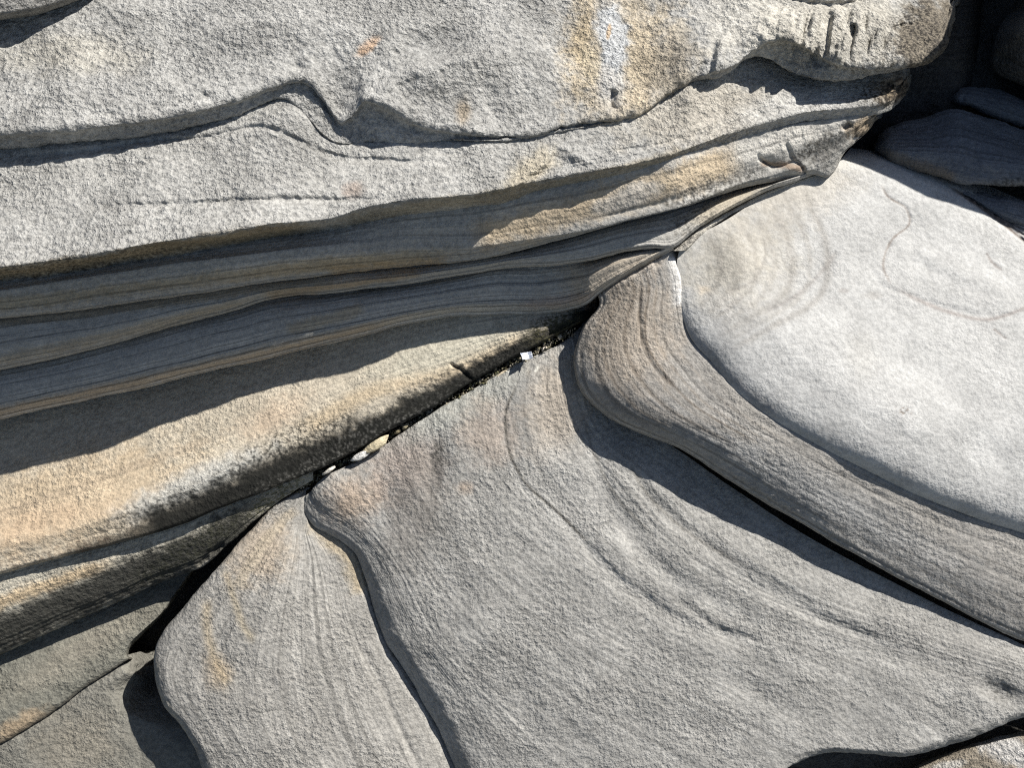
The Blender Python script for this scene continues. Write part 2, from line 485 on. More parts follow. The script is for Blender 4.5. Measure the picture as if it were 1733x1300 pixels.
lip2y = [(-420, 505), (-200, 478), (0, 454), (100, 441), (200, 424), (300, 407), (400, 390), (450, 382), (520, 376), (560, 371), (620, 352), (680, 341), (760, 335), (830, 325), (880, 314), (950, 300), (1000, 292), (1080, 278),
         (1133, 264), (1180, 248), (1250, 222), (1300, 207), (1350, 194), (1420, 186), (1480, 179), (1510, 170), (1526, 156), (1536, 140), (1560, 130)]
lip2h = [(-420, 290), (0, 272), (320, 254), (575, 203), (793, 186), (924, 159), (1022, 147), (1138, 134), (1200, 118), (1300, 86), (1400, 62), (1500, 42), (1520, 34), (1530, 20), (1537, -100), (1560, -260)]
top2y = [(-420, 285), (-200, 255), (0, 236), (200, 218), (300, 202), (400, 178), (450, 158), (480, 150), (510, 168), (545, 208), (575, 225), (700, 224), (850, 222), (950, 206), (1000, 198), (1090, 178), (1170, 122), (1240, 100), (1300, 86), (1340, 100), (1400, 108), (1480, 108), (1520, 124), (1560, 126)]
top2h = [(-420, 200), (0, 186), (300, 168), (480, 152), (575, 146), (700, 142), (800, 148), (900, 130), (1000, 116), (1138, 98), (1200, 74), (1300, 30), (1400, 22), (1480, 14), (1505, 26), (1528, 14), (1537, -100), (1560, -260)]
m2 = lambda f, k: (xcurve([(x, a * (1 - f) + np.interp(x, *np.array(lip2y).T) * f) for x, a in top2y], [(x, a * (1 - k) + np.interp(x, *np.array(lip2h).T) * k) for x, a in top2h]))
lay2 = (GREY[0], GREY[1], GREY[2])
loft('rock_ledge', [
    xcurve(top2y, top2h, dy=-10, dh=-20), m2(0.05, 0.0), m2(0.35, 0.28), m2(0.7, 0.64),
    xcurve(lip2y, lip2h, dy=-12, dh=-6),
    xcurve(lip2y, lip2h, dy=-3, dh=0),
    xcurve(lip2y, lip2h, dy=2, dh=-8),
    xcurve(lip2y, [(x, h - np.interp(x, [-420, 0, 600, 1000, 1300, 1560], [80, 80, 50, 30, 25, 20])) for x, h in lip2h], dy=14),
    xcurve([(x, y + np.interp(x, [-420, 0, 600, 1000, 1300, 1560], [30, 30, 26, 18, 14, 4])) for x, y in lip2y], [(x, h - np.interp(x, [-420, 0, 600, 1000, 1300, 1560], [115, 115, 85, 45, 40, 40])) for x, h in lip2h]),
    xcurve([(x, y + np.interp(x, [-420, 0, 600, 1000, 1300, 1560], [24, 24, 20, 10, 8, 0])) for x, y in lip2y], [(x, h - np.interp(x, [-420, 0, 600, 1000, 1300, 1560], [170, 170, 120, 90, 80, 80])) for x, h in lip2h]),
], xr=(-420, 1560), bumps=[
    ('line', [(0, 268), (120, 258), (250, 240), (350, 232), (450, 215), (500, 235), (560, 262), (640, 270), (760, 275)], 4, -5, 1),
    ('line', [(150, 350), (300, 345), (450, 338), (620, 338), (700, 335)], 5, -6, 1), ('g', 480, 200, 60, 26, -10, 8),
    ('step', [(868, 322), (896, 300), (925, 278), (945, 246)], 6, -12, 120), ('g', 1165, 165, 16, 26, 20, 12), ('line', [(1290, 140), (1330, 190)], 8, 3, 1),
    ('line', [(1000, 262), (1133, 240), (1250, 205), (1400, 165)], 4, -3, 1), ('line', [(1500, 140), (1512, 146)], 4, -8, 1),
], base=(0.385, 0.377, 0.352), grain=0.85, rough=2.4, undul=5, lam=0.2, groove=0.6, step=2.3, stains=[
    ('e', 895, 288, 60, 26, -38, 0.8, (0.50, 0.44, 0.33), 0.8), ('e', 600, 322, 20, 14, 0, 0.6, (0.36, 0.24, 0.17), 0.4), ('e', 1180, 190, 150, 60, -10, 0.6, (0.46, 0.42, 0.35), 0.7), ('e', 1350, 180, 120, 30, -10, 0.6, (0.50, 0.49, 0.46), 0.7),
    ('s', 1490, 155, 50, 24, -10, -0.02, (0.05, 0.045, 0.035), 0.9), ('e', 1515, 150, 40, 30, -15, 0.7, (0.22, 0.17, 0.11), 0.9), ('s', 1512, 158, 40, 24, -20, -0.05, (0.04, 0.035, 0.03), 0.9), ('b', [(-300, 500), (0, 466), (200, 436), (400, 402), (560, 384)], 14, 0.6, (0.30, 0.24, 0.15), 0.8), ('s', 100, 452, 320, 20, -8, 0.0, (0.07, 0.06, 0.045), 0.8),  # brown bands under the lip carry warm bounce light in the colour
    ('b', [(560, 384), (700, 352), (850, 332), (1000, 300), (1200, 250)], 12, 0.6, (0.36, 0.31, 0.22), 0.6), ('s', 1200, 240, 120, 20, -16, 0.1, (0.12, 0.11, 0.09), 0.6),
], label='grey middle ledge below the top block, its long tip pointing right', cat='rock ledge')

# ledge 2: in shade at the left, sunlit towards its right tip
aY = [(-420, 590), (-200, 565), (0, 538), (150, 522), (300, 500), (450, 478), (600, 459), (700, 450), (850, 430), (950, 405), (1050, 376), (1133, 356), (1200, 336), (1260, 318), (1330, 303), (1375, 297), (1415, 286), (1425, 264), (1445, 242), (1470, 220), (1482, 204), (1500, 195)]
aH = [(-420, 168), (0, 160), (300, 146), (600, 104), (800, 78), (950, 66), (1050, 70), (1133, 66), (1260, 30), (1365, 4), (1420, 0), (1470, 8), (1484, -60), (1500, -240)]
tY = [(-420, 500), (0, 470), (200, 436), (400, 402), (560, 385), (700, 355), (850, 332), (950, 308), (1050, 288), (1133, 268), (1200, 248), (1300, 222), (1380, 206), (1440, 199), (1475, 192), (1500, 190)]
tH = [(-420, 165), (0, 160), (300, 148), (575, 132), (800, 116), (950, 112), (1050, 120), (1133, 122), (1200, 100), (1300, 66), (1400, 42), (1450, 36), (1472, 30), (1484, -60), (1500, -240)]
cY = [(-420, 545), (0, 500), (300, 455), (560, 425), (700, 415), (800, 412), (900, 402), (1000, 385), (1080, 365), (1150, 348), (1200, 329), (1260, 306), (1330, 288), (1400, 262), (1450, 230), (1475, 202), (1500, 194)]
cH = [(-420, 185), (0, 182), (300, 176), (560, 156), (640, 134), (720, 114), (800, 104), (900, 96), (1000, 96), (1080, 100), (1127, 98), (1200, 82), (1260, 50), (1330, 28), (1400, 20), (1450, 20), (1472, 20), (1484, -60), (1500, -240)]
loft('rock_ledge', [
    xcurve(tY, tH, dy=-12, dh=-30), xcurve(tY, tH),
    xcurve([(x, y * .5 + np.interp(x, *np.array(tY).T) * .5) for x, y in cY], [(x, h * .55 + np.interp(x, *np.array(tH).T) * .45 + 4) for x, h in cH]),
    xcurve(cY, cH, dy=-8), xcurve(cY, cH, dy=3, dh=-3),
    xcurve([(x, y * .5 + np.interp(x, *np.array(aY).T) * .5) for x, y in cY], [(x, h * .62 + np.interp(x, *np.array(aH).T) * .38) for x, h in cH]),
    xcurve(aY, aH, dy=-5, dh=6), xcurve(aY, aH), xcurve(aY, aH, dy=-5, dh=-35),
], xr=(-420, 1500), bumps=[
    ('line', [(1280, 258), (1290, 272), (1305, 281), (1325, 281), (1342, 274), (1356, 281), (1366, 304)], 2.8, -9, 1), ('g', 1300, 272, 18, 8, 14, -4), ('line', [(1331, 240), (1336, 258), (1344, 274)], 3, -6, 1), ('line', [(1426, 218), (1440, 208)], 5, -10, 1), ('line', [(1440, 240), (1455, 230), (1470, 228)], 4, -9, 1),
    ('g', 1340, 285, 24, 8, -10, 8), ('line', [(1000, 372), (1150, 335), (1250, 305)], 4, -3, 1),
], base=(0.42, 0.405, 0.37), grain=0.45, rough=1.0, undul=3, lam=0.7, groove=1.0, lamscale=1.0, stains=[
    ('b', [(790, 405), (900, 375), (1000, 345), (1130, 310), (1260, 262)], 30, 0.7, (0.52, 0.42, 0.29), 0.9), ('e', 1060, 335, 60, 22, -18, 0.5, (0.50, 0.49, 0.46), 0.6), ('b', [(1240, 265), (1330, 240), (1430, 212)], 16, 0.6, (0.62, 0.59, 0.53), 0.9),
    ('s', 1200, 318, 110, 22, -18, 0.0, (0.09, 0.085, 0.075), 0.8), ('s', 1390, 250, 60, 26, -28, -0.05, (0.06, 0.055, 0.045), 0.9), ('e', 1460, 212, 36, 18, -28, 0.6, (0.36, 0.27, 0.17), 0.8), ('e', 1400, 255, 40, 28, -30, 0.7, (0.20, 0.19, 0.17), 0.7), ('s', 1455, 222, 30, 20, -30, 0.0, (0.05, 0.04, 0.03), 0.9), ('b', [(1285, 275), (1330, 280), (1364, 288)], 6, 0.6, (0.25, 0.15, 0.08), 0.6),
    ('b', [(-300, 540), (0, 515), (300, 478), (600, 442), (800, 424)], 12, 0.7, (0.40, 0.33, 0.22), 0.7), ('b', [(550, 462), (650, 452), (760, 440)], 10, 0.6, (0.42, 0.30, 0.16), 0.6),  # first band paints bounce light on the down-facing lower face
], label='sunlit tan ledge with black lichen at its broken right tip', cat='rock ledge')

# ledge 2b: thin course below it
bY = [(-420, 700), (-200, 662), (0, 625), (100, 605), (200, 578), (300, 550), (400, 525), (450, 508), (500, 500), (550, 497), (600, 491), (700, 479), (780, 465), (850, 453), (920, 450), (1000, 440), (1050, 426), (1100, 419), (1140, 419), (1180, 388), (1250, 347), (1300, 322), (1365, 300), (1400, 285)]
bH = [(-420, 112), (0, 104), (300, 90), (600, 56), (850, 38), (1000, 42), (1100, 50), (1140, 44), (1180, 40), (1250, 30), (1365, -4), (1400, -60)]
loft('rock_course', [
    xcurve(aY[:-5], aH[:-5], dy=-14, dh=-58), xcurve(aY[:-5], aH[:-5], dy=-2, dh=-40),
    xcurve([(x, y * .5 + np.interp(x, *np.array(aY).T) * .5) for x, y in bY], [(x, h + np.interp(x, [-420, 0, 600, 900, 1140, 1400], [26, 26, 22, 16, 8, 2])) for x, h in bH]),
    xcurve(bY, bH, dy=-7, dh=10), xcurve(bY, bH), xcurve(bY, bH, dy=-6, dh=-35),
], xr=(-420, 1400), base=(0.43, 0.415, 0.38), grain=0.3, rough=0.8, undul=3, lam=0.9, groove=1.6, lamscale=1.3, stains=[
    ('b', [(440, 504), (540, 488), (620, 476), (720, 458)], 9, 0.8, (0.44, 0.31, 0.17), 0.6), ('b', [(-300, 660), (0, 610), (300, 540), (450, 500)], 10, 0.7, (0.38, 0.32, 0.23), 0.6), ('b', [(-300, 570), (0, 545), (300, 508), (600, 467)], 9, 0.6, (0.25, 0.20, 0.13), 0.6),
    ('e', 1230, 345, 90, 20, -28, 0.6, (0.50, 0.44, 0.34), 0.8), ('s', 1170, 375, 60, 26, -30, 0.05, (0.09, 0.085, 0.075), 0.7),
], label='thin shaded course wedged between the tan ledge and the striped ledge', cat='rock ledge')

# ledge 3: finely striped, sunlit only at its right end
c3Y = [(-420, 800), (-200, 755), (0, 709), (100, 687), (200, 665), (300, 642), (400, 618), (480, 598), (550, 583), (620, 565), (700, 545), (760, 536), (850, 531), (920, 530), (960, 525), (1000, 509), (1015, 497), (1060, 466), (1115, 433), (1140, 423)]
c3H = [(-420, 62), (0, 50), (300, 34), (600, 12), (760, -14), (850, -28), (920, -32), (960, -27), (1000, 4), (1060, 32), (1115, 36), (1140, 35)]
loft('rock_ledge', [
    xcurve(bY[:-5], bH[:-5], dy=-14, dh=-55), xcurve(bY[:-5], bH[:-5], dy=-2, dh=-38),
    xcurve([(x, y * .35 + np.interp(x, *np.array(bY).T) * .65) for x, y in c3Y], [(x, h + np.interp(x, [-420, 0, 600, 900, 1000, 1060, 1140], [34, 34, 38, 36, 28, 16, 4])) for x, h in c3H]),
    xcurve([(x, y * .72 + np.interp(x, *np.array(bY).T) * .28) for x, y in c3Y], [(x, h + np.interp(x, [-420, 0, 600, 900, 1000, 1060, 1140], [30, 30, 34, 30, 24, 13, 3])) for x, h in c3H]),
    xcurve(c3Y, c3H, dy=-7, dh=12), xcurve(c3Y, c3H), xcurve(c3Y, c3H, dy=-7, dh=-45),
], xr=(-420, 1140), base=(0.43, 0.415, 0.38), grain=0.3, rough=0.8, undul=3, lam=1.0, groove=2.0, lamscale=1.3, stains=[
    ('b', [(-300, 740), (0, 698), (300, 632), (550, 574), (700, 536)], 10, 0.7, (0.42, 0.34, 0.25), 0.7), ('e', 1020, 460, 120, 40, -25, 0.7, (0.47, 0.40, 0.31), 0.8), ('e', 950, 508, 70, 10, -8, 0.6, (0.42, 0.33, 0.28), 0.5), ('b', [(480, 560), (560, 540), (620, 520)], 12, 0.6, (0.40, 0.31, 0.18), 0.5),  # first band paints warm bounce light along the lower lip
], label='finely striped lowest ledge, sunlit only at its right end', cat='rock ledge')

# slab 4: broad tan slab with black lichen along its lower edge
d4Y = [(-420, 1085), (-200, 1028), (0, 972), (100, 945), (200, 920), (300, 890), (400, 850), (480, 820), (540, 795), (600, 765), (660, 728), (740, 686), (800, 646), (860, 612), (900, 590), (940, 570), (985, 546), (1010, 530)]
d4H = [(-420, 50), (0, 30), (300, 20), (540, 0), (740, -18), (860, -27), (940, -33), (985, -38), (1010, -60)]
crY = [(-420, 1030), (0, 925), (150, 890), (300, 835), (420, 780), (540, 725), (660, 670), (740, 640), (800, 612), (860, 585), (900, 570), (940, 556), (985, 540), (1010, 526)]
crH = [(-420, 68), (0, 46), (300, 34), (540, 8), (740, -12), (860, -23), (940, -30), (985, -34), (1010, -55)]
sY = [(-420, 780), (0, 690), (200, 648), (400, 600), (550, 566), (700, 528), (850, 514), (920, 512), (985, 514), (1010, 510)]
sH = [(-420, -28), (0, -32), (300, -42), (560, -38), (700, -38), (850, -38), (985, -50), (1010, -70)]
loft('rock_slab', [
    xcurve(sY, sH, dy=-10, dh=-14), xcurve(sY, sH),
    xcurve([(x, y * .6 + np.interp(x, *np.array(crY).T) * .4) for x, y in sY], [(x, h * .6 + np.interp(x, *np.array(crH).T) * .4 + 2) for x, h in sH]),
    xcurve([(x, y * .22 + np.interp(x, *np.array(crY).T) * .78) for x, y in sY], [(x, h * .22 + np.interp(x, *np.array(crH).T) * .78 + 2) for x, h in sH]),
    xcurve(crY, crH), xcurve([(x, y * .5 + np.interp(x, *np.array(d4Y).T) * .5) for x, y in crY], [(x, h * .62 + np.interp(x, *np.array(d4H).T) * .38) for x, h in crH]),
    xcurve(d4Y, d4H, dy=-6, dh=9), xcurve(d4Y, d4H), xcurve(d4Y, d4H, dy=-6, dh=-50),
], xr=(-420, 1010), bumps=[
    ('line', [(764, 618), (780, 626), (795, 640), (812, 646)], 3, -7), ('line', [(610, 650), (750, 620), (850, 580)], 3, -1.2, 1), ('g', 980, 540, 20, 8, -20, 8),
], base=(0.46, 0.41, 0.325), grain=0.5, rough=1.0, undul=3, lam=0.25, groove=0.7, stains=[
    ('e', 120, 850, 260, 90, -15, 0.6, (0.50, 0.39, 0.26), 0.7), ('e', 460, 705, 70, 30, -28, 0.9, (0.50, 0.38, 0.27), 0.55), ('e', 40, 890, 140, 34, -15, 0.9, (0.50, 0.37, 0.25), 0.6), ('b', [(-200, 930), (0, 870), (200, 800), (380, 735)], 9, 0.9, (0.36, 0.29, 0.21), 0.5), ('b', [(-200, 985), (0, 925), (150, 880), (300, 815)], 7, 0.9, (0.54, 0.42, 0.29), 0.5), ('e', 330, 820, 160, 30, -24, 0.6, (0.46, 0.45, 0.41), 0.9), ('b', [(500, 735), (650, 655), (760, 630), (900, 562)], 16, 0.9, (0.49, 0.385, 0.25), 0.6), ('e', 750, 590, 160, 34, -18, 0.7, (0.45, 0.43, 0.35), 0.7),
    ('b', [(230, 905), (300, 875), (360, 852), (440, 812), (520, 780), (600, 745), (660, 712)], 34, 0.55, BLACK, 0.97), ('b', [(600, 740), (680, 700), (760, 662), (830, 624), (900, 588), (990, 545), (1040, 520)], 24, 0.55, BLACK, 0.97), ('b', [(330, 872), (440, 820), (540, 778), (640, 728), (740, 678), (840, 622), (930, 572)], 22, 0.5, BLACK, 0.98), ('b', [(100, 945), (230, 905), (330, 868), (440, 818), (540, 780)], 13, 0.6, BLACK, 0.8), ('s', 620, 730, 330, 40, -31, 0.12, (0.16, 0.155, 0.14), 0.5), ('s', 480, 765, 150, 46, -26, 0.05, BLACK, 0.8), ('s', 740, 655, 150, 24, -28, 0.05, BLACK, 0.7), ('s', 940, 555, 60, 30, -24, -0.1, (0.07, 0.065, 0.035), 0.9), ('s', 250, 870, 120, 30, -22, 0.05, BLACK, 0.7),
    ('l', [(764, 618), (780, 626), (795, 640), (812, 646)], 2.5, BLACK, 0.9), ('s', 60, 945, 160, 20, -15, 0.1, (0.15, 0.11, 0.08), 0.6),
], label='broad sunlit tan slab with a black lichen band along its lower edge', cat='rock slab')

# slab 5: narrower slab under it
f5Y = [(-420, 1330), (-200, 1215), (0, 1108), (60, 1082), (138, 1047), (200, 1020), (260, 990), (310, 972), (345, 958), (390, 918), (450, 866), (500, 830), (530, 812)]
f5H = [(-420, -40), (0, -46), (300, -50), (400, -34), (530, -30)]
t5Y = [(-420, 1070), (-200, 1014), (0, 958), (100, 932), (200, 906), (300, 876), (400, 838), (480, 808), (530, 792)]
t5H = [(-420, 34), (0, 17), (200, 4), (300, -2), (450, -8), (530, -20)]
mix = lambda A, B, f: [(x, y * (1 - f) + np.interp(x, *np.array(B).T) * f) for x, y in A]
loft('rock_slab', [
    xcurve(t5Y, t5H, dy=-8, dh=-10), xcurve(t5Y, t5H), xcurve(mix(f5Y, t5Y, .65), [(x, h + 2) for x, h in t5H]), xcurve(mix(f5Y, t5Y, .4), mix(t5H, f5H, .18)),
    xcurve(mix(f5Y, t5Y, .12), mix(t5H, f5H, .62)), xcurve(f5Y, f5H), xcurve(f5Y, f5H, dy=-6, dh=-50),
], xr=(-420, 530), bumps=[('line', [(335, 960), (350, 940), (380, 920)], 4, -10, 1)], base=(0.42, 0.39, 0.32), grain=0.7, rough=1.4, undul=3, lam=0.5, groove=1.2, stains=[
    ('b', [(-300, 1130), (0, 1020), (100, 985), (200, 950)], 14, 0.7, (0.50, 0.37, 0.22), 0.7), ('b', [(-300, 1180), (0, 1076), (100, 1032), (200, 985), (300, 948), (380, 905), (460, 850)], 34, 0.4, (0.04, 0.04, 0.035), 0.92), ('s', 330, 925, 140, 26, -30, -0.1, (0.05, 0.05, 0.035), 0.9), ('s', 470, 840, 60, 20, -35, -0.05, (0.10, 0.10, 0.04), 0.7),
], label='narrow slab with a dark lower half under the tan slab at left', cat='rock slab')

# flat rocks in the lower left corner
crk = [(-420, 1500), (-200, 1375), (0, 1260), (104, 1196), (149, 1161), (190, 1136), (215, 1121), (245, 1106), (300, 1100)]
g6 = lambda x, y: -70 + 0.10 * (y - 1100) - 0.05 * (x - 100) - 4
def off(pts, dx, dy):
    return [(p[0] + dx, p[1] + dy) + tuple(p[2:]) for p in pts]
up6 = [(-420, 1290), (-200, 1180), (0, 1075), (60, 1050), (138, 1020), (200, 990), (260, 960), (305, 944), (334, 954)]
crkA = crk[:-3] + [(196, 1132), (211, 1122), (222, 1116)]
def closed(pts, dh):
    """plate edge: the right end rolls down into the deep gap beside the lobe"""
    p = [(x, y, g6(x, y) + dh) for x, y in pts]
    x, y, h = p[-1]
    return pcurve(p[:-1] + [(x - 6, y + 3, h), (x, y, h - 8), (x + 2, y, h - 30), (x + 4, y, h - 160)])
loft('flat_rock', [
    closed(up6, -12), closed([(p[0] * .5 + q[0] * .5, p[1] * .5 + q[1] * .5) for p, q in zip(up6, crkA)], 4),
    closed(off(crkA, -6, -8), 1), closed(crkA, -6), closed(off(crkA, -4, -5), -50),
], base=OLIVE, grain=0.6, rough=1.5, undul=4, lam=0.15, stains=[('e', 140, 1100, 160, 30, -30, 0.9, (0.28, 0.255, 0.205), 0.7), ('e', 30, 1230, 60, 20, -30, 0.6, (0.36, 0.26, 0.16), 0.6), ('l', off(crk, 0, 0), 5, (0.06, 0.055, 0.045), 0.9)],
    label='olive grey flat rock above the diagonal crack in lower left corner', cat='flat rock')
lowr = [(-420, 1640), (-300, 1640), (-100, 1640), (100, 1640), (250, 1600), (350, 1500), (420, 1400), (450, 1250), (470, 1100), (480, 950)]
crk = crk[:-4] + [(182, 1141), (205, 1129), (228, 1120), (262, 1112), (310, 1108)]
g7 = lambda x, y: g6(x, y) - 110 * sstep(212, 262, x) * (1 - sstep(1140, 1230, y))  # right corner sunk so the lobe's shadow covers it
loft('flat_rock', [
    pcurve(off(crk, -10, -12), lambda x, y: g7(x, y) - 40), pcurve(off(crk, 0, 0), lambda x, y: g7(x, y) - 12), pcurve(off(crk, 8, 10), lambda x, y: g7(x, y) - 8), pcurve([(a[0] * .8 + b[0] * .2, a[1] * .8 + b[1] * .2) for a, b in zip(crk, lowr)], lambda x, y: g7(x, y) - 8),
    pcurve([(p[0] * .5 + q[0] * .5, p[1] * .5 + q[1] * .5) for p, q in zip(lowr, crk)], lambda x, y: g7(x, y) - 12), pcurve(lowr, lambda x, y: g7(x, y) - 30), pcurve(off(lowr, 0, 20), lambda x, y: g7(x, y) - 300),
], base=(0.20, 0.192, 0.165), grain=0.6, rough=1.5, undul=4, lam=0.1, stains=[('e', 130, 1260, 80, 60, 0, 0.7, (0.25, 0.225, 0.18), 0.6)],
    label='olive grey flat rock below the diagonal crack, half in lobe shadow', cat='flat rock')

# ------------------------------------------------------------------ the curled layers in front
r9rim = [(512, 845), (514, 868), (530, 889), (560, 906), (597, 932), (619, 988), (632, 1032), (655, 1092), (690, 1146), (732, 1220), (770, 1300), (830, 1420), (900, 1560)]
# lobe 8
c0 = [(518, 824), (470, 850), (433, 888), (398, 926), (346, 988), (301, 1040), (273, 1078), (262, 1113), (263, 1148), (277, 1196), (301, 1224), (322, 1255), (343, 1300), (380, 1380), (450, 1560)]
c1 = [(518, 830), (478, 862), (446, 902), (415, 940), (366, 1000), (325, 1050), (298, 1088), (287, 1122), (289, 1155), (303, 1200), (328, 1234), (350, 1270), (375, 1320), (420, 1400), (490, 1560)]
c2 = [(518, 836), (495, 880), (475, 930), (455, 980), (430, 1040), (410, 1100), (400, 1150), (410, 1200), (430, 1250), (460, 1310), (500, 1380), (570, 1560)]
c3 = [(517, 843), (510, 890), (510, 940), (505, 1000), (500, 1060), (500, 1120), (510, 1180), (530, 1240), (560, 1310), (620, 1400), (690, 1560)]
c4 = [(514, 850), (525, 895), (550, 930), (575, 980), (590, 1040), (610, 1100), (640, 1160), (675, 1230), (710, 1300), (770, 1410), (840, 1560)]
def hp(pts, hs):
    """Give a free curve heights along its length: (fraction, h) pairs."""
    p = np.array(pts, float)
    t = np.concatenate([[0], np.cumsum(np.hypot(*np.diff(p, axis=0).T))]); t /= t[-1]
    return np.column_stack([p, np.interp(t, *np.array(hs, float).T)])
loft('rock_lobe', [
    pcurve(hp(off(c0, 14, 2), [(0, -90), (1, -110)])), pcurve(hp(off(c0, 4, 0), [(0, -62), (1, -70)])), pcurve(hp(c0, [(0, -48), (0.1, -24), (0.3, -14), (0.5, -14), (1, -24)])), pcurve(hp(off(c0, 7, 2), [(0, -46), (0.1, -16), (0.3, -4), (0.5, -2), (1, -12)])), pcurve(hp(c1, [(0, -44), (0.12, -14), (0.3, 3), (0.5, 6), (1, 2)])),
    pcurve(hp(c2, [(0, -42), (0.12, -14), (0.25, 2), (0.5, 9), (1, 9)])), pcurve(hp(c3, [(0, -42), (0.25, -10), (0.5, 2), (1, 4)])), pcurve(hp(c4, [(0, -44), (0.25, -30), (0.5, -24), (1, -22)])),
    pcurve(hp(r9rim, [(0, -50), (0.3, -44), (1, -42)])), pcurve(hp(off(r9rim, 30, 0), [(0, -90), (1, -90)])),
], bumps=[('line', [(420, 960), (395, 1020), (375, 1080), (385, 1150)], 12, -2, 1), ('line', [(600, 1080), (640, 1150), (680, 1240), (715, 1310)], 6, -3, 1), ('line', [(275, 1185), (300, 1220), (330, 1270)], 4, 2, 1)],
    base=(0.315, 0.302, 0.275), grain=0.6, rough=1.2, undul=4, lam=0.5, groove=0.8, lamscale=0.9, stains=[
    ('b', [(520, 880), (570, 920), (600, 960), (612, 1010)], 18, 0.95, (0.44, 0.36, 0.24), 0.75), ('l', [(380, 960), (398, 1020), (412, 1060), (432, 1090)], 7, (0.43, 0.35, 0.22), 0.45), ('l', [(352, 1010), (350, 1060), (365, 1120), (388, 1165)], 9, (0.43, 0.34, 0.21), 0.5), ('e', 370, 1140, 26, 34, -20, 0.8, (0.44, 0.34, 0.22), 0.5), ('e', 440, 930, 60, 70, 30, 0.7, (0.40, 0.33, 0.25), 0.8), ('b', [(505, 860), (470, 890), (440, 930), (400, 1000)], 10, 0.6, (0.42, 0.36, 0.27), 0.6), ('b', [(264, 1110), (268, 1170), (300, 1225), (335, 1280)], 7, 0.6, (0.42, 0.38, 0.31), 0.7),  # last band is painted rim light along the left edge
], label='rounded grey lobe with ochre streaks, furthest left of the curled layers', cat='rock lobe')

# big fan-shaped layer 9
T = -30
r1 = [(519, 838), (523, 860), (542, 880), (575, 898), (612, 930), (642, 985), (660, 1030), (688, 1088), (724, 1140), (768, 1212), (808, 1290), (870, 1405), (950, 1560)]
r2 = [(545, 812), (590, 850), (640, 900), (690, 970), (730, 1050), (790, 1130), (870, 1200), (960, 1270), (1060, 1340), (1150, 1390), (1230, 1410)]
r3 = [(620, 772), (650, 820), (690, 880), (750, 960), (830, 1040), (930, 1110), (1050, 1180), (1180, 1245), (1260, 1288), (1318, 1312)]
r4 = [(720, 705), (730, 760), (760, 830), (820, 900), (900, 970), (1000, 1050), (1120, 1120), (1240, 1180), (1340, 1235), (1412, 1272)]
r5 = [(800, 658), (800, 720), (830, 800), (890, 870), (960, 930), (1050, 1000), (1160, 1070), (1280, 1130), (1400, 1185), (1525, 1278)]
r6 = [(880, 612), (858, 680), (860, 750), (890, 815), (950, 870), (1010, 930), (1090, 1000), (1180, 1050), (1300, 1090), (1450, 1150), (1620, 1256)]
r7 = [(930, 590), (930, 660), (955, 740), (1000, 810), (1060, 890), (1130, 955), (1230, 1010), (1350, 1060), (1500, 1110), (1640, 1160), (1745, 1212)]
r8 = [(965, 568), (975, 650), (1010, 740), (1080, 800), (1160, 880), (1260, 950), (1370, 1010), (1500, 1055), (1640, 1100), (1800, 1150), (1950, 1200)]
r9 = [(1000, 530), (1030, 640), (1080, 710), (1160, 770), (1260, 840), (1370, 910), (1500, 980), (1640, 1050), (1800, 1120), (2000, 1180)]
def tail(pts, h):
    """close the outer end: roll over, then dive under"""
    p = np.array(pts, float)
    d = p[-1, :2] - p[-2, :2]; d /= np.hypot(*d)
    q = p[-1]
    pre = q.copy(); pre[:2] -= d * 14
    e1 = q.copy(); e1[2] -= 14
    e2 = np.array([q[0] + d[0] * 3, q[1] + d[1] * 3, q[2] - 34])
    e3 = np.array([q[0] + d[0] * 2, q[1] + d[1] * 2, q[2] - 90])
    return np.vstack([p[:-1], pre, e1, e2, e3])
def head(p, drop=-34):
    """the inner end beside the crevice: start low and rounded"""
    p = np.array(p, float)
    d = p[1, :2] - p[0, :2]; d /= np.hypot(*d)
    a = p[0].copy(); a[2] += drop - 30; a[:2] += d * 4
    b = p[0].copy(); b[2] += drop
    c = p[0].copy(); c[:2] += d * 12; c[2] += drop * 0.45
    e = p[0].copy(); e[:2] += d * 32; e[2] += drop * 0.12
    return np.vstack([a, b, c, e, p[1:]])
fan = [
    hp(off(r9rim, 12, -2), [(0, -96), (1, -110)]), hp(r9rim, [(0, -50), (0.25, -42), (1, -44)]),
    hp([(a[0] * .65 + b[0] * .35, a[1] * .65 + b[1] * .35) for a, b in zip(r9rim, r1)], [(0, -40), (0.25, -26), (1, -20)]),
    hp([(a[0] * .35 + b[0] * .65, a[1] * .35 + b[1] * .65) for a, b in zip(r9rim, r1)], [(0, -38), (0.25, -18), (1, -10)]),
    hp(r1, [(0, -36), (0.25, -13), (1, -5)]),
]
fan2 = [(r2, [(0, -14), (0.4, 0), (1, 6)]), (r3, [(0, -14), (0.4, 2), (1, 4)]), (r4, [(0, -12), (0.4, 4), (1, 0)]), (r5, [(0, -16), (0.4, 4), (1, -4)]), (r6, [(0, -22), (0.4, 2), (1, -8)]), (r7, [(0, -26), (0.4, 0), (1, -14)]), (r8, [(0, -30), (0.4, -4), (1, -26)]), (r9, [(0, -60), (0.4, -20), (1, -50)])]
for k, (p, hh) in enumerate(fan2):
    c = hp(p, hh)
    c = head(c, -20 if k else -14)
    if 2 <= k: c = tail(c, 0)
    fan.append(c)
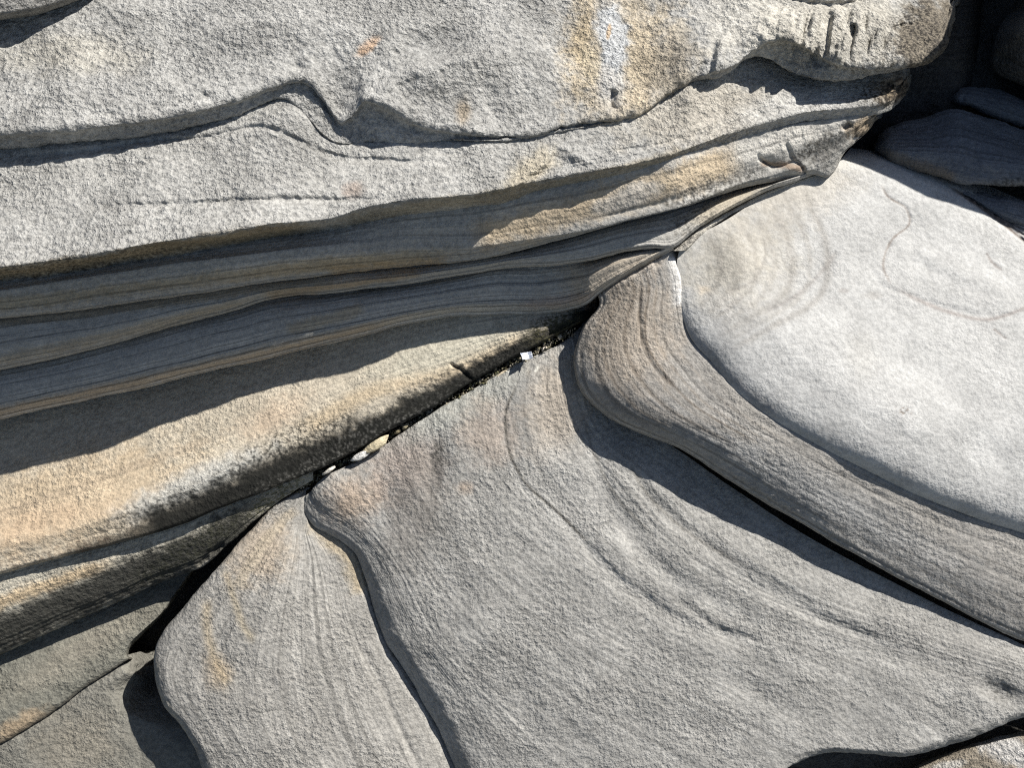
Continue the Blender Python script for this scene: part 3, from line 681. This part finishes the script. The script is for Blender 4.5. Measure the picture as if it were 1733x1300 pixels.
# same number of leading samples for the rim curves keeps the rows matched
loft('rock_layer', [pcurve(c) for c in fan], step=2.6, bumps=[
    ('step', [(880, 640), (856, 700), (858, 750), (885, 812), (945, 868), (1005, 930), (1085, 1000), (1180, 1055), (1260, 1085)], 4, -2, 60), ('line', [(985, 690), (1000, 760), (1030, 830), (1060, 890), (1110, 950), (1190, 1010), (1300, 1060)], 20, -4, 1), ('line', [(1000, 800), (1040, 880), (1085, 940), (1150, 990)], 20, -2.5, 1), ('line', [(1060, 775), (1100, 840), (1180, 910), (1280, 975), (1400, 1040)], 12, -4, 1), ('line', [(950, 870), (1040, 980), (1150, 1050), (1290, 1100)], 14, -4, 1),
    ('g', 740, 790, 22, 60, 5, -6), ('g', 600, 830, 60, 30, -20, 6), ('g', 1000, 1160, 160, 90, 30, 6), ('g', 800, 1000, 80, 120, -20, 5), ('g', 1690, 1170, 40, 14, 20, -12), ('g', 1560, 1120, 100, 26, 15, -5), ('line', [(1220, 960), (1350, 1030), (1500, 1090)], 10, -4, 1), ('g', 1200, 1240, 40, 20, 0, -4), ('g', 1300, 1180, 120, 20, 25, -4),
    ('line', [(1140, 1010), (1240, 1075), (1290, 1085)], 8, -4, 1),
], base=(0.325, 0.316, 0.293), grain=0.55, rough=1.3, undul=5, lam=0.36, groove=0.55, lamscale=0.8, stains=[
    ('e', 600, 845, 56, 44, -20, 0.95, (0.47, 0.37, 0.28), 0.85), ('e', 690, 790, 70, 60, -30, 0.7, (0.36, 0.28, 0.23), 0.5), ('e', 740, 800, 12, 70, 8, 0.6, (0.12, 0.11, 0.10), 0.6), ('s', 740, 770, 16, 26, 0, -0.05, (0.04, 0.04, 0.035), 0.8), ('e', 690, 880, 60, 40, -50, 0.7, (0.26, 0.24, 0.22), 0.5), ('e', 780, 680, 120, 40, -28, 0.7, (0.38, 0.38, 0.34), 0.8), ('e', 830, 730, 60, 60, 0, 0.7, (0.38, 0.31, 0.25), 0.6), ('e', 785, 825, 16, 11, 0, 0.9, (0.40, 0.29, 0.20), 0.5), ('e', 710, 870, 60, 120, 12, 0.9, (0.20, 0.185, 0.165), 0.6), ('e', 940, 690, 60, 90, 10, 0.7, (0.41, 0.35, 0.28), 0.7), ('e', 990, 860, 120, 110, 40, 0.7, (0.39, 0.38, 0.355), 0.6),
    ('l', [(880, 640), (856, 700), (858, 750), (885, 812), (945, 868), (1005, 930)], 2.2, (0.13, 0.12, 0.10), 0.8), ('l', [(985, 700), (1010, 780), (1050, 850), (1110, 910)], 3, (0.18, 0.17, 0.15), 0.6), ('l', [(1060, 775), (1090, 830), (1150, 890), (1260, 960)], 3, (0.18, 0.17, 0.15), 0.6), ('s', 1690, 1165, 50, 24, 20, 0.05, (0.07, 0.07, 0.065), 0.8), ('e', 1620, 1110, 120, 50, 15, 0.8, (0.27, 0.26, 0.24), 0.5), ('l', [(905, 630), (912, 618)], 2, (0.7, 0.68, 0.6), 0.9),
], label='big fan shaped grey layer filling the lower middle of the picture', cat='rock layer')

# rib 10
kc = [(1118, 405, 36), (1146, 470, 31), (1152, 525, 29), (1164, 566, 32), (1202, 615, 43), (1247, 667, 51), (1306, 712, 55), (1375, 753, 55), (1462, 798, 50), (1566, 848, 38), (1652, 881, 25), (1733, 907, 17), (1850, 950, 5), (2060, 1015, -14)]
kr = [(1000, 478, 20), (1014, 512, 14), (985, 556, 2), (972, 610, -4), (984, 660, -5), (1020, 700, -2), (1090, 735, 5), (1150, 760, 9), (1240, 817, 13), (1375, 898, 13), (1462, 947, 8), (1560, 1000, -6), (1687, 1065, -22), (1733, 1085, -28), (2060, 1200, -60)]
kr = [kr[0], kr[1], kr[2], kr[3], kr[4], kr[5], kr[6], kr[7], kr[8], kr[9], kr[10], kr[11], kr[12], kr[14]]
kr_t = [(x + dx, y + dy, h) for (x, y, h), (dx, dy) in zip(kr, [(10, -2)] * 4 + [(9, -6)] * 10)]
tk = [(x + 16, y - 14, h - 24) for x, y, h in kc]
prof = lambda f: 0.03 * f + 0.97 * f ** 4.6
ribl = []
for f, a in ((0.14, 0.3), (0.27, 0.45), (0.36, 0.7), (0.43, 0.3), (0.55, 0.5), (0.63, 0.35), (0.74, 0.5), (0.84, 0.35)):
    c = lerp_curves(kc, kr, [f], prof)[0]
    ribl.append(('l', [tuple(v[:2]) for v in c[:8 if f < 0.6 else 7]], 2.2 + 2 * (f > 0.5), (0.17, 0.135, 0.10), a))
loft('rock_rib', [pcurve(tk)] + [pcurve(kc)] + [pcurve(c) for c in lerp_curves(kc, kr, [0.2, 0.4, 0.6, 0.75, 0.86, 0.94, 0.98], prof)] + [pcurve(kr, -8), pcurve([(a[0] * .5 + b[0] * .5, a[1] * .5 + b[1] * .5, b[2] - 26) for a, b in zip(kr_t, kr)]), pcurve(kr_t, -60)],
    bumps=[('line', [(1085, 480), (1082, 540), (1095, 600), (1140, 660)], 3, -3, 1), ('line', [(1010, 497), (1060, 466), (1115, 433)], 4, -8), ('g', 1055, 470, 24, 14, -30, 4), ('line', [(1035, 520), (1080, 470), (1125, 440)], 3, -3, 1)],
    base=(0.33, 0.313, 0.285), grain=0.45, rough=1.0, undul=3, lam=0.7, groove=0.8, lamscale=0.8, stains=[
    ('e', 1060, 560, 90, 110, 0, 0.7, (0.42, 0.36, 0.29), 0.8), ('e', 1075, 450, 50, 24, -28, 0.6, (0.52, 0.46, 0.39), 0.8), ('b', [(1138, 430), (1146, 470), (1152, 520)], 12, 0.6, (0.68, 0.66, 0.62), 0.8), ('l', [(1085, 480), (1082, 540), (1095, 600), (1140, 660)], 2.5, (0.12, 0.10, 0.08), 0.7), ('b', [(1180, 610), (1290, 720), (1450, 810), (1620, 890)], 14, 0.8, (0.29, 0.27, 0.24), 0.35), ('e', 1400, 850, 300, 40, 28, 0.8, (0.36, 0.36, 0.35), 0.6),
] + ribl, label='long striped rib curling below the white slab with shadow beneath', cat='rock rib')

# white slab 11
def PL(x, y):
    return 42 - 0.10 * (x - 1160) + 0.235 * (y - 430)
w1 = [(1152, 412), (1146, 440), (1150, 480), (1153, 525), (1165, 566), (1203, 613), (1248, 665), (1308, 710), (1377, 751), (1464, 796), (1568, 846), (1653, 879), (1735, 905), (1852, 948), (2060, 1012)]
w1h = [36, 31, 27, 27, 33, 40, 48, 52, 52, 47, 35, 23, 14, 2, -17]
W1 = np.column_stack([w1, w1h])
w3 = [(1180, 398), (1188, 445), (1194, 498), (1204, 535), (1224, 572), (1256, 608), (1300, 645), (1352, 684), (1416, 724), (1498, 766), (1598, 814), (1683, 846), (1763, 872), (1880, 914), (2060, 970)]
w4 = [(1215, 380), (1235, 430), (1250, 480), (1266, 522), (1292, 562), (1332, 602), (1385, 644), (1448, 684), (1528, 726), (1628, 772), (1728, 808), (1856, 858), (2060, 925)]
w5 = [(1280, 340), (1310, 395), (1340, 447), (1380, 497), (1440, 550), (1520, 600), (1620, 650), (1733, 700), (1860, 750), (2060, 825)]
w6 = [(1345, 306), (1380, 348), (1420, 390), (1480, 440), (1560, 490), (1650, 540), (1750, 585), (1870, 640), (2060, 722)]
w7 = [(1392, 284), (1440, 313), (1500, 350), (1570, 395), (1650, 445), (1750, 500), (1870, 560), (2060, 645)]
w8 = [(1412, 278), (1480, 296), (1550, 325), (1620, 358), (1690, 395), (1760, 430), (1870, 495), (2060, 590)]
w9 = [(1430, 262), (1500, 274), (1560, 292), (1630, 322), (1690, 352), (1760, 385), (1870, 440), (2060, 530)]
w10 = [(1440, 250), (1510, 258), (1570, 275), (1640, 302), (1700, 325), (1760, 350), (1870, 400), (2060, 480)]
curvs = [pcurve([(x + 10, y - 10, h - 50) for x, y, h in W1]), pcurve([(x + 2, y - 1, h - 12) for x, y, h in W1]), pcurve(W1, 0)]
W4 = pcurve(w4, lambda x, y: PL(x, y) - np.clip((x - 1600) * 0.05, 0, 30))
q15 = np.linspace(0, 1, 40)
A1, A4 = sample(W1, q15), sample(W4, q15)
A4[:, 2] = np.minimum(A4[:, 2] + 2, A1[:, 2] + 33)
edge = sstep(0.0, 0.12, q15)
for f, g in ((0.07, 10), (0.18, 19), (0.34, 25.6), (0.54, 28.8), (0.78, 29.9), (1.0, 30)):
    c = A1 * (1 - f) + A4 * f
    c[:, 2] = (A1[:, 2] + np.minimum(g, (A4[:, 2] - A1[:, 2]) * g / 30)) * edge + (A1[:, 2] * (1 - f) + A4[:, 2] * f) * (1 - edge)
    curvs.append(pcurve(c))
curvs += [ pcurve(w5, lambda x, y: PL(x, y) - np.clip((x - 1600) * 0.03, 0, 30)), pcurve(w6, PL), pcurve(w7, PL), pcurve(w8, PL), pcurve(w9, lambda x, y: PL(x, y) - 22), pcurve(w10, lambda x, y: PL(x, y) - 85)]
arcs = [('l', [(1170 + 26 * k, 405 - 12 * k), (1188 + 30 * k, 440 - 4 * k), (1185 + 30 * k, 475 + 2 * k), (1176 + 18 * k, 500 + 8 * k), (1172 + 8 * k, 512 + 12 * k)], 5 + (k % 3) * 2, (0.27, 0.25, 0.22), 0.34 + 0.14 * (k % 2)) for k in range(1, 8)]
lamin = [[(1600 + 8 * k, 312 + 3 * k), (1650 + 7 * k, 345 + 1.0 * k), (1700 + 4 * k, 380 - 2 * k), (1740, 412 - 10 * k), (1850, 490 - 16 * k)] for k in range(4)]
loft('rock_slab', curvs, bumps=[
    ('g', 1200, 470, 40, 60, 10, -4), ('line', [(1470, 445), (1490, 480), (1540, 500), (1600, 520), (1640, 530), (1690, 535), (1733, 528)], 5, -1.6, 1), ('line', [(1490, 310), (1500, 330), (1535, 355), (1540, 375), (1510, 405), (1495, 450)], 2.5, -1.3, 1), ('line', [(1290, 400), (1293, 440), (1270, 480), (1225, 495)], 8, -1.2, 1),
    ('line', [(1420, 420), (1390, 460), (1340, 510), (1290, 530)], 7, -2.5, 1), ('g', 1620, 470, 90, 30, 25, 4), ('g', 1560, 620, 70, 40, 20, -3), ('g', 1420, 560, 80, 40, 30, 3), ('line', [(1530, 430), (1600, 470), (1680, 500)], 14, -3, 1), ('g', 1660, 760, 80, 30, 30, -4),
    ('line', [(1668, 426), (1680, 445), (1698, 458)], 2, -1.2, 1), ('line', [(1680, 556), (1704, 574)], 2, -1, 1),
] + [('line', l, 3, -7, 1) for l in lamin], base=(0.475, 0.47, 0.45), grain=0.26, rough=0.7, undul=2, lam=0.12, groove=0.3, lamscale=0.35, stains=[
    ('e', 1240, 440, 110, 90, -20, 0.95, (0.46, 0.425, 0.355), 0.8), ('e', 1350, 330, 120, 50, -25, 0.95, (0.46, 0.425, 0.365), 0.7), ('e', 1190, 490, 12, 9, 0, 0.9, (0.55, 0.46, 0.34), 0.6), ('l', [(1490, 310), (1500, 330), (1535, 355), (1540, 375), (1510, 405), (1495, 450), (1510, 485)], 1.7, (0.24, 0.20, 0.17), 0.8), ('l', [(1510, 485), (1560, 510), (1620, 532), (1670, 541), (1702, 534), (1733, 522), (1790, 500), (1850, 500)], 3.5, (0.30, 0.27, 0.25), 0.8),
    ('l', [(1290, 395), (1295, 430), (1275, 475), (1225, 495)], 3, (0.30, 0.28, 0.25), 0.6), ('l', [(1420, 420), (1390, 460), (1340, 505), (1290, 530)], 4, (0.33, 0.31, 0.29), 0.7), ('s', 1530, 695, 18, 10, 20, 0.1, (0.16, 0.12, 0.09), 0.8), ('e', 1460, 600, 30, 40, 0, 0.7, (0.46, 0.45, 0.42), 0.6), ('e', 1428, 492, 10, 5, 0, 0.5, (0.3, 0.28, 0.26), 0.6), ('e', 1475, 500, 20, 8, 0, 0.6, (0.38, 0.36, 0.33), 0.5),
    ('l', [(1668, 426), (1680, 445), (1698, 458)], 1.8, (0.25, 0.22, 0.2), 0.8), ('l', [(1680, 556), (1704, 574)], 1.8, (0.25, 0.22, 0.2), 0.8), ('b', [(1160, 545), (1200, 600), (1250, 650), (1320, 705)], 10, 0.6, (0.30, 0.29, 0.28), 0.6),  # last band paints the self-shade of the rolled rim
] + [('l', l, 2.5, (0.10, 0.075, 0.06), 0.9) for l in lamin] + arcs, label='smooth pale white slab, brightest surface at right of the picture', cat='rock slab')

# sliver between the two cracks above the slab
s1 = [(1140, 424), (1180, 388), (1250, 347), (1300, 322), (1365, 300), (1410, 285)]
s2 = [(1160, 424), (1195, 392), (1262, 350), (1315, 323), (1368, 303), (1412, 287)]
hs = lambda x, y: PL(x, y) + 3
loft('rock_sliver', [pcurve(off(s1, -6, -6), lambda x, y: hs(x, y) - 26), pcurve(s1, lambda x, y: hs(x, y) - 6), pcurve([(a[0] * .7 + b[0] * .3, a[1] * .7 + b[1] * .3) for a, b in zip(s1, s2)], hs),
    pcurve([(a[0] * .3 + b[0] * .7, a[1] * .3 + b[1] * .7) for a, b in zip(s1, s2)], hs), pcurve(s2, lambda x, y: hs(x, y) - 4), pcurve(off(s2, 2, 2), lambda x, y: hs(x, y) - 26)],
    base=(0.46, 0.43, 0.37), grain=0.8, lam=0.3, stains=[('s', 1165, 405, 30, 20, -40, 0.0, (0.08, 0.075, 0.07), 0.8)], label='thin sliver wedged in the crack along the white slab top edge', cat='rock sliver')

# ------------------------------------------------------------------ shaded gully at upper right
SH = (0.20, 0.205, 0.215)  # boulder base, darkened and blued to put the gully's shade into the colour
XG = (1440, 2060)
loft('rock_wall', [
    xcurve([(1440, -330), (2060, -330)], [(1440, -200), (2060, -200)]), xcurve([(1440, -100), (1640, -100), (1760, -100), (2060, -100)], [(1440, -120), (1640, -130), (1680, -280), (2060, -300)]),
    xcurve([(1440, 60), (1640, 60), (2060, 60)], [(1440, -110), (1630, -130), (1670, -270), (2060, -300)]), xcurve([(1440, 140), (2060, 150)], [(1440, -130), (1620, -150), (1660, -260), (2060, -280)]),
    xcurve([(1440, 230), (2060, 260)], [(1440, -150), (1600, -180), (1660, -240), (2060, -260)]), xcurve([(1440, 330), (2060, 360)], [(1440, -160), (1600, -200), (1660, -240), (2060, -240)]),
], xr=XG, step=4, base=(0.085, 0.08, 0.075), lam=0.5, groove=1.2, bumps=[('line', [(1560, 108), (1640, 118)], 5, -6, 1), ('line', [(1560, 170), (1600, 190), (1625, 150)], 4, -5, 1)], label='dark wall deep in shade behind the ledge tips', cat='rock wall')  # base colour lowered to deepen the shade on the wall

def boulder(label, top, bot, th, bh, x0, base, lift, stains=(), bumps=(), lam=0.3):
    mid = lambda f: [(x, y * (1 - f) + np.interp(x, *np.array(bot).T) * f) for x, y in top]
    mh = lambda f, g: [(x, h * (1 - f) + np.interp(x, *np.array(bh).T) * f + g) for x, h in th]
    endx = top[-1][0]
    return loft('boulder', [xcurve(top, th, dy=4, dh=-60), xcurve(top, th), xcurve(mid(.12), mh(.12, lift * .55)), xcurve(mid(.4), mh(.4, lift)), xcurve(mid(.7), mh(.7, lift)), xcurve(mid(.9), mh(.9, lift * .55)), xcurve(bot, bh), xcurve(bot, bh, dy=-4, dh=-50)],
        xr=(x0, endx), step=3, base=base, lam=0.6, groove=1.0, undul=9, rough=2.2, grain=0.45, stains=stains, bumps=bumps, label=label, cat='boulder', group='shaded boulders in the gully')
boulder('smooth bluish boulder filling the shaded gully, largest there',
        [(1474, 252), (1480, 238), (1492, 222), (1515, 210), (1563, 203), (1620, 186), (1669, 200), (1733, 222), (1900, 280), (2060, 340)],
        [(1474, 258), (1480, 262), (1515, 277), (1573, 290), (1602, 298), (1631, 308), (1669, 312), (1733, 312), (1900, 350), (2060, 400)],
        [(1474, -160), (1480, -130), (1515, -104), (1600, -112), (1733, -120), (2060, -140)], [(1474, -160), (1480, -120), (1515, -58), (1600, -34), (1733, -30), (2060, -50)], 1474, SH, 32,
        stains=[('b', [(1480, 255), (1560, 282), (1620, 300)], 10, 0.6, (0.22, 0.18, 0.14), 0.7), ('s', 1720, 310, 50, 14, 0, -0.05, (0.05, 0.05, 0.05), 0.8)])  # brown band paints the warm bounce on the down-facing side
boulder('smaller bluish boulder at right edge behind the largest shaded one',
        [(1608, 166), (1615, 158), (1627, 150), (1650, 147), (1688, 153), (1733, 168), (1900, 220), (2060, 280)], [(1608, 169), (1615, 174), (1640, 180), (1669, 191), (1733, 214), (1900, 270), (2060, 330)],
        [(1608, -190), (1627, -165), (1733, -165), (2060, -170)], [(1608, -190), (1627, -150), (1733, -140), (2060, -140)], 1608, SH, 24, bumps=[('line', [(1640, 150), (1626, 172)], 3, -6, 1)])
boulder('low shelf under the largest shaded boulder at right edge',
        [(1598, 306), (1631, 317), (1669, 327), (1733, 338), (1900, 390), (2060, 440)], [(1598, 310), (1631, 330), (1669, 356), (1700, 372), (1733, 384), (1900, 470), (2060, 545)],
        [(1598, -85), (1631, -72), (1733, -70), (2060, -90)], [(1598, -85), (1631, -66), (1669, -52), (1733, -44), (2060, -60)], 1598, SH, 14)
# tall rock off to the right whose left flank shows and which throws the gully into shade
rq = [(1668, -300), (1670, -120), (1686, 60), (1676, 112)]
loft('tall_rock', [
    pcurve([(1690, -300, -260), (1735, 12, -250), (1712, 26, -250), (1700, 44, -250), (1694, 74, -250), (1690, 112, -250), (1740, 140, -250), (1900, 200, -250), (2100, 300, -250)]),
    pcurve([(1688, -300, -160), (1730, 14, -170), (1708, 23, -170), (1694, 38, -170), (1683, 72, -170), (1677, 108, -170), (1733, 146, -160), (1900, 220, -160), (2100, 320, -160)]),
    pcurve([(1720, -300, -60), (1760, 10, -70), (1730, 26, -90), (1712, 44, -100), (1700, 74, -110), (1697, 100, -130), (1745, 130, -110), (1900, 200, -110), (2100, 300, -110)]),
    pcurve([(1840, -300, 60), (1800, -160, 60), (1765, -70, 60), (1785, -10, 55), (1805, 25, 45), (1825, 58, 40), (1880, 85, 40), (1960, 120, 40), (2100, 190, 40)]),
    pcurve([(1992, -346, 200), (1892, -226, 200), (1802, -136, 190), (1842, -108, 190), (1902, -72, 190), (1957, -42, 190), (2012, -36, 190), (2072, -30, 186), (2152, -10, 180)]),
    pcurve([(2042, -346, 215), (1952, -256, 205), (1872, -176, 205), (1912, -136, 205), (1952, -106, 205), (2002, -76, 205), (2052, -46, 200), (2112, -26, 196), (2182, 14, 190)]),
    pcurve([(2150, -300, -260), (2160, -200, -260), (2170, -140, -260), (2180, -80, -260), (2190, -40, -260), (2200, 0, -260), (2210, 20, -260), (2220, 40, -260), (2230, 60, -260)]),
], step=5, base=(0.15, 0.14, 0.125), lam=0.4, groove=1.0, undul=4, bumps=[('line', [(1680, 92), (1710, 102), (1740, 118)], 4, -6)], label='tall dark rock cut by the right edge at the top', cat='rock')  # dark base adds to the shade on the visible flank

# ------------------------------------------------------------------ rocks at the bottom right corner
def hb(x, y):
    return -60 + 0.1 * (x - 1600) * 0.3
loft('corner_rock', [
    pcurve([(1480, 1330, -120), (1560, 1292, -110), (1640, 1262, -100), (1733, 1236, -95), (1860, 1200, -95), (2060, 1150, -95)]),
    pcurve([(1480, 1336, -100), (1560, 1300, -86), (1640, 1270, -76), (1733, 1244, -70), (1860, 1210, -70), (2060, 1160, -70)]),
    pcurve([(1490, 1370, -90), (1570, 1330, -74), (1650, 1300, -64), (1740, 1275, -58), (1860, 1240, -58), (2060, 1190, -58)]),
    pcurve([(1500, 1500, -70), (1600, 1470, -60), (1680, 1450, -55), (1760, 1430, -50), (1880, 1400, -50), (2060, 1360, -50)]),
    pcurve([(1500, 1640, -90), (1600, 1640, -90), (1680, 1640, -90), (1760, 1640, -90), (1880, 1640, -90), (2060, 1640, -90)]),
    pcurve([(1500, 1660, -400), (1600, 1660, -400), (1680, 1660, -400), (1760, 1660, -400), (1880, 1660, -400), (2060, 1660, -400)]),
], base=(0.27, 0.235, 0.185), grain=0.8, rough=1.8, stains=[('e', 1705, 1268, 62, 24, 20, 0.5, (0.50, 0.485, 0.46), 0.9), ('e', 1605, 1296, 30, 8, -10, 0.4, (0.50, 0.48, 0.44), 0.8), ('e', 1740, 1290, 30, 20, 30, 0.4, (0.55, 0.53, 0.50), 0.8)],
    label='brown and white blotched rock in the bottom right corner', cat='rock')

# ------------------------------------------------------------------ things in the crevice
def chip(name, x, y, h, sx, sy, sz, ang, col, label, cat, seed, group=None, grain=0.6):
    r = np.random.default_rng(seed)
    nu, nv = 18, 12
    th = np.linspace(0, 2 * np.pi, nu); ph = np.linspace(0.02, np.pi - 0.02, nv)
    TH, PH = np.meshgrid(th, ph)
    d = np.column_stack([(np.cos(TH) * np.sin(PH)).ravel(), (np.sin(TH) * np.sin(PH)).ravel(), np.cos(PH).ravel()])
    planes = r.normal(size=(13, 3)); planes /= np.linalg.norm(planes, axis=1)[:, None]
    offs = r.uniform(0.68, 1.0, 13)
    rad = np.min(np.where(d @ planes.T > 0.05, offs / np.maximum(d @ planes.T, 0.05), 9), axis=1)
    rad = np.minimum(rad, 1.15)
    p = d * rad[:, None] * np.array([sx, sy, sz])
    a = math.radians(ang)
    px = x + p[:, 0] * math.cos(a) - p[:, 1] * math.sin(a); py = y + p[:, 0] * math.sin(a) + p[:, 1] * math.cos(a)
    P = unproject(px, py, h + p[:, 2])
    o = grid_mesh(name, P, nv, nu, MATS['rock'], {'tint': np.tile(np.array(col, np.float32), (len(P), 1)), 'strata': p[:, 2] * 1.0, 'grain': np.full(len(P), grain), 'lam': np.full(len(P), 0.1)})
    o['label'] = label; o['category'] = cat
    if group: o['group'] = group
    return o
def piece(parent, name, *a):
    o = chip(name, *a, '', '', int(a[0]))
    del o['label'], o['category']
    o.parent = parent; o.location = o.location - parent.location
piece(bpy.data.objects['rock_ledge'], 'broken_knob', 1519, 138, 20, 10, 6, 8, -30, (0.26, 0.20, 0.14))
piece(bpy.data.objects['rock_ledge.001'], 'rock_flake', 1456, 207, 10, 26, 5, 8, -26, (0.36, 0.30, 0.22))
piece(bpy.data.objects['rock_ledge.001'], 'rock_flake', 1444, 233, 2, 14, 6, 8, -20, (0.44, 0.42, 0.38))
chip('stone_chip', 637, 752, -16, 29, 8, 12, -32, (0.58, 0.50, 0.34), 'long yellowish stone chip wedged in the black lichen crevice', 'stone chip', 3)
chip('stone_chip', 611, 771, -16, 20, 6, 10, -32, (0.66, 0.64, 0.60), 'white stone chip beside the yellowish chip in the crevice', 'stone chip', 4)
chip('stone_chip', 556, 797, -14, 13, 4, 9, -32, (0.66, 0.62, 0.54), 'small pale chip lowest in the crevice above the lobe', 'stone chip', 5)
chip('pebble', 672, 731, -26, 6, 4, 6, -30, (0.34, 0.28, 0.17), 'brown pebble just above the yellowish chip in the crevice', 'pebble', 6)
chip('pebble', 685, 722, -26, 6, 4, 6, -30, (0.30, 0.26, 0.17), 'olive pebble topmost of the two in the crevice', 'pebble', 8)
chip('stone_chip', 846, 634, -36, 14, 2.5, 6, -32, (0.60, 0.52, 0.38), 'thin sliver of pale stone in the crevice left of paper', 'stone chip', 9)
chip('stone_chip', 920, 590, -38, 5, 2, 5, -50, (0.60, 0.54, 0.48), 'tiny pale stone flake right of the white paper', 'stone chip', 10)

def grit():
    r = np.random.default_rng(33)
    V, F, T = [], [], []
    path = smooth([(500, 832), (545, 803), (600, 775), (660, 738), (740, 692), (800, 655), (860, 618), (920, 588), (975, 556)], 12)
    oc = np.array([(1, 0, 0), (-1, 0, 0), (0, 1, 0), (0, -1, 0), (0, 0, 1), (0, 0, -1)], float)
    fc = [(0, 2, 4), (2, 1, 4), (1, 3, 4), (3, 0, 4), (2, 0, 5), (1, 2, 5), (3, 1, 5), (0, 3, 5)]
    pal = [(0.10, 0.09, 0.06), (0.22, 0.20, 0.13), (0.34, 0.30, 0.22), (0.48, 0.43, 0.34), (0.06, 0.06, 0.05), (0.16, 0.15, 0.08)]
    for k in range(900):
        x, y = path[r.integers(len(path) - 1)] + r.normal(size=2) * (3.5, 3.0) + r.uniform(-3, 3, 2)
        sz = r.uniform(0.8, 2.6) if r.random() < 0.9 else r.uniform(2.6, 5)
        p = oc * sz * r.uniform(0.6, 1.3, (6, 1)) * r.uniform(0.6, 1.2, 3)
        n = len(V) * 6
        V.append(unproject(x + p[:, 0], y + p[:, 1], r.uniform(-44, -30) + p[:, 2]))
        F += [tuple(n + i for i in f) for f in fc]
        T += [pal[r.integers(len(pal))]] * 6
    V = np.concatenate(V)
    me = bpy.data.meshes.new('crevice_grit')
    me.from_pydata(V.tolist(), [], F)
    a = me.attributes.new('tint', 'FLOAT_COLOR', 'POINT')
    a.data.foreach_set('color', np.column_stack([np.array(T), np.ones(len(T))]).astype(np.float32).ravel())
    for nm, v in (('grain', 0.4), ('lam', 0.0), ('strata', 0.0)):
        me.attributes.new(nm, 'FLOAT', 'POINT').data.foreach_set('value', np.full(len(V), v, np.float32))
    me.materials.append(MATS['rock'])
    o = link(bpy.data.objects.new('crevice_grit', me))
    o['kind'] = 'stuff'; o['label'] = 'dark grit and broken bits filling the diagonal crevice'; o['category'] = 'grit'
grit()

def paper():
    n = 14
    u, v = np.meshgrid(np.linspace(-1, 1, n), np.linspace(-1, 1, n))
    u, v = u.ravel(), v.ravel()
    r = np.random.default_rng(21)
    hh = np.zeros_like(u)
    for k in range(6):
        a = r.uniform(0, np.pi); c = r.uniform(-.6, .6)
        hh += np.abs(u * math.cos(a) + v * math.sin(a) - c) * r.uniform(-8, 8)
    x = 892 + u * 9 + v * 1.5 + r.normal(size=len(u)) * 0.7
    y = 602 - u * 1.5 + v * 5.5 + r.normal(size=len(u)) * 0.3
    P = unproject(x, y, -30 + hh + v * 4)
    m = bpy.data.materials.new('crumpled paper'); m.use_nodes = True
    b = m.node_tree.nodes['Principled BSDF']; b.inputs['Base Color'].default_value = (0.74, 0.77, 0.82, 1); b.inputs['Roughness'].default_value = 0.7
    tn = m.node_tree.nodes.new('ShaderNodeTexNoise'); tn.inputs['Scale'].default_value = 300
    mr = m.node_tree.nodes.new('ShaderNodeMixRGB'); mr.inputs[1].default_value = (0.80, 0.82, 0.86, 1); mr.inputs[2].default_value = (0.6, 0.64, 0.72, 1)
    m.node_tree.links.new(tn.outputs[0], mr.inputs[0]); m.node_tree.links.new(mr.outputs[0], b.inputs['Base Color'])
    o = grid_mesh('paper_scrap', P, n, n, m, {})
    o.data.polygons.foreach_set('use_smooth', np.zeros(len(o.data.polygons), bool))
    s = o.modifiers.new('thickness', 'SOLIDIFY'); s.thickness = 0.0006
    o['label'] = 'crumpled scrap of white paper caught in the lichen crevice'; o['category'] = 'paper scrap'
paper()
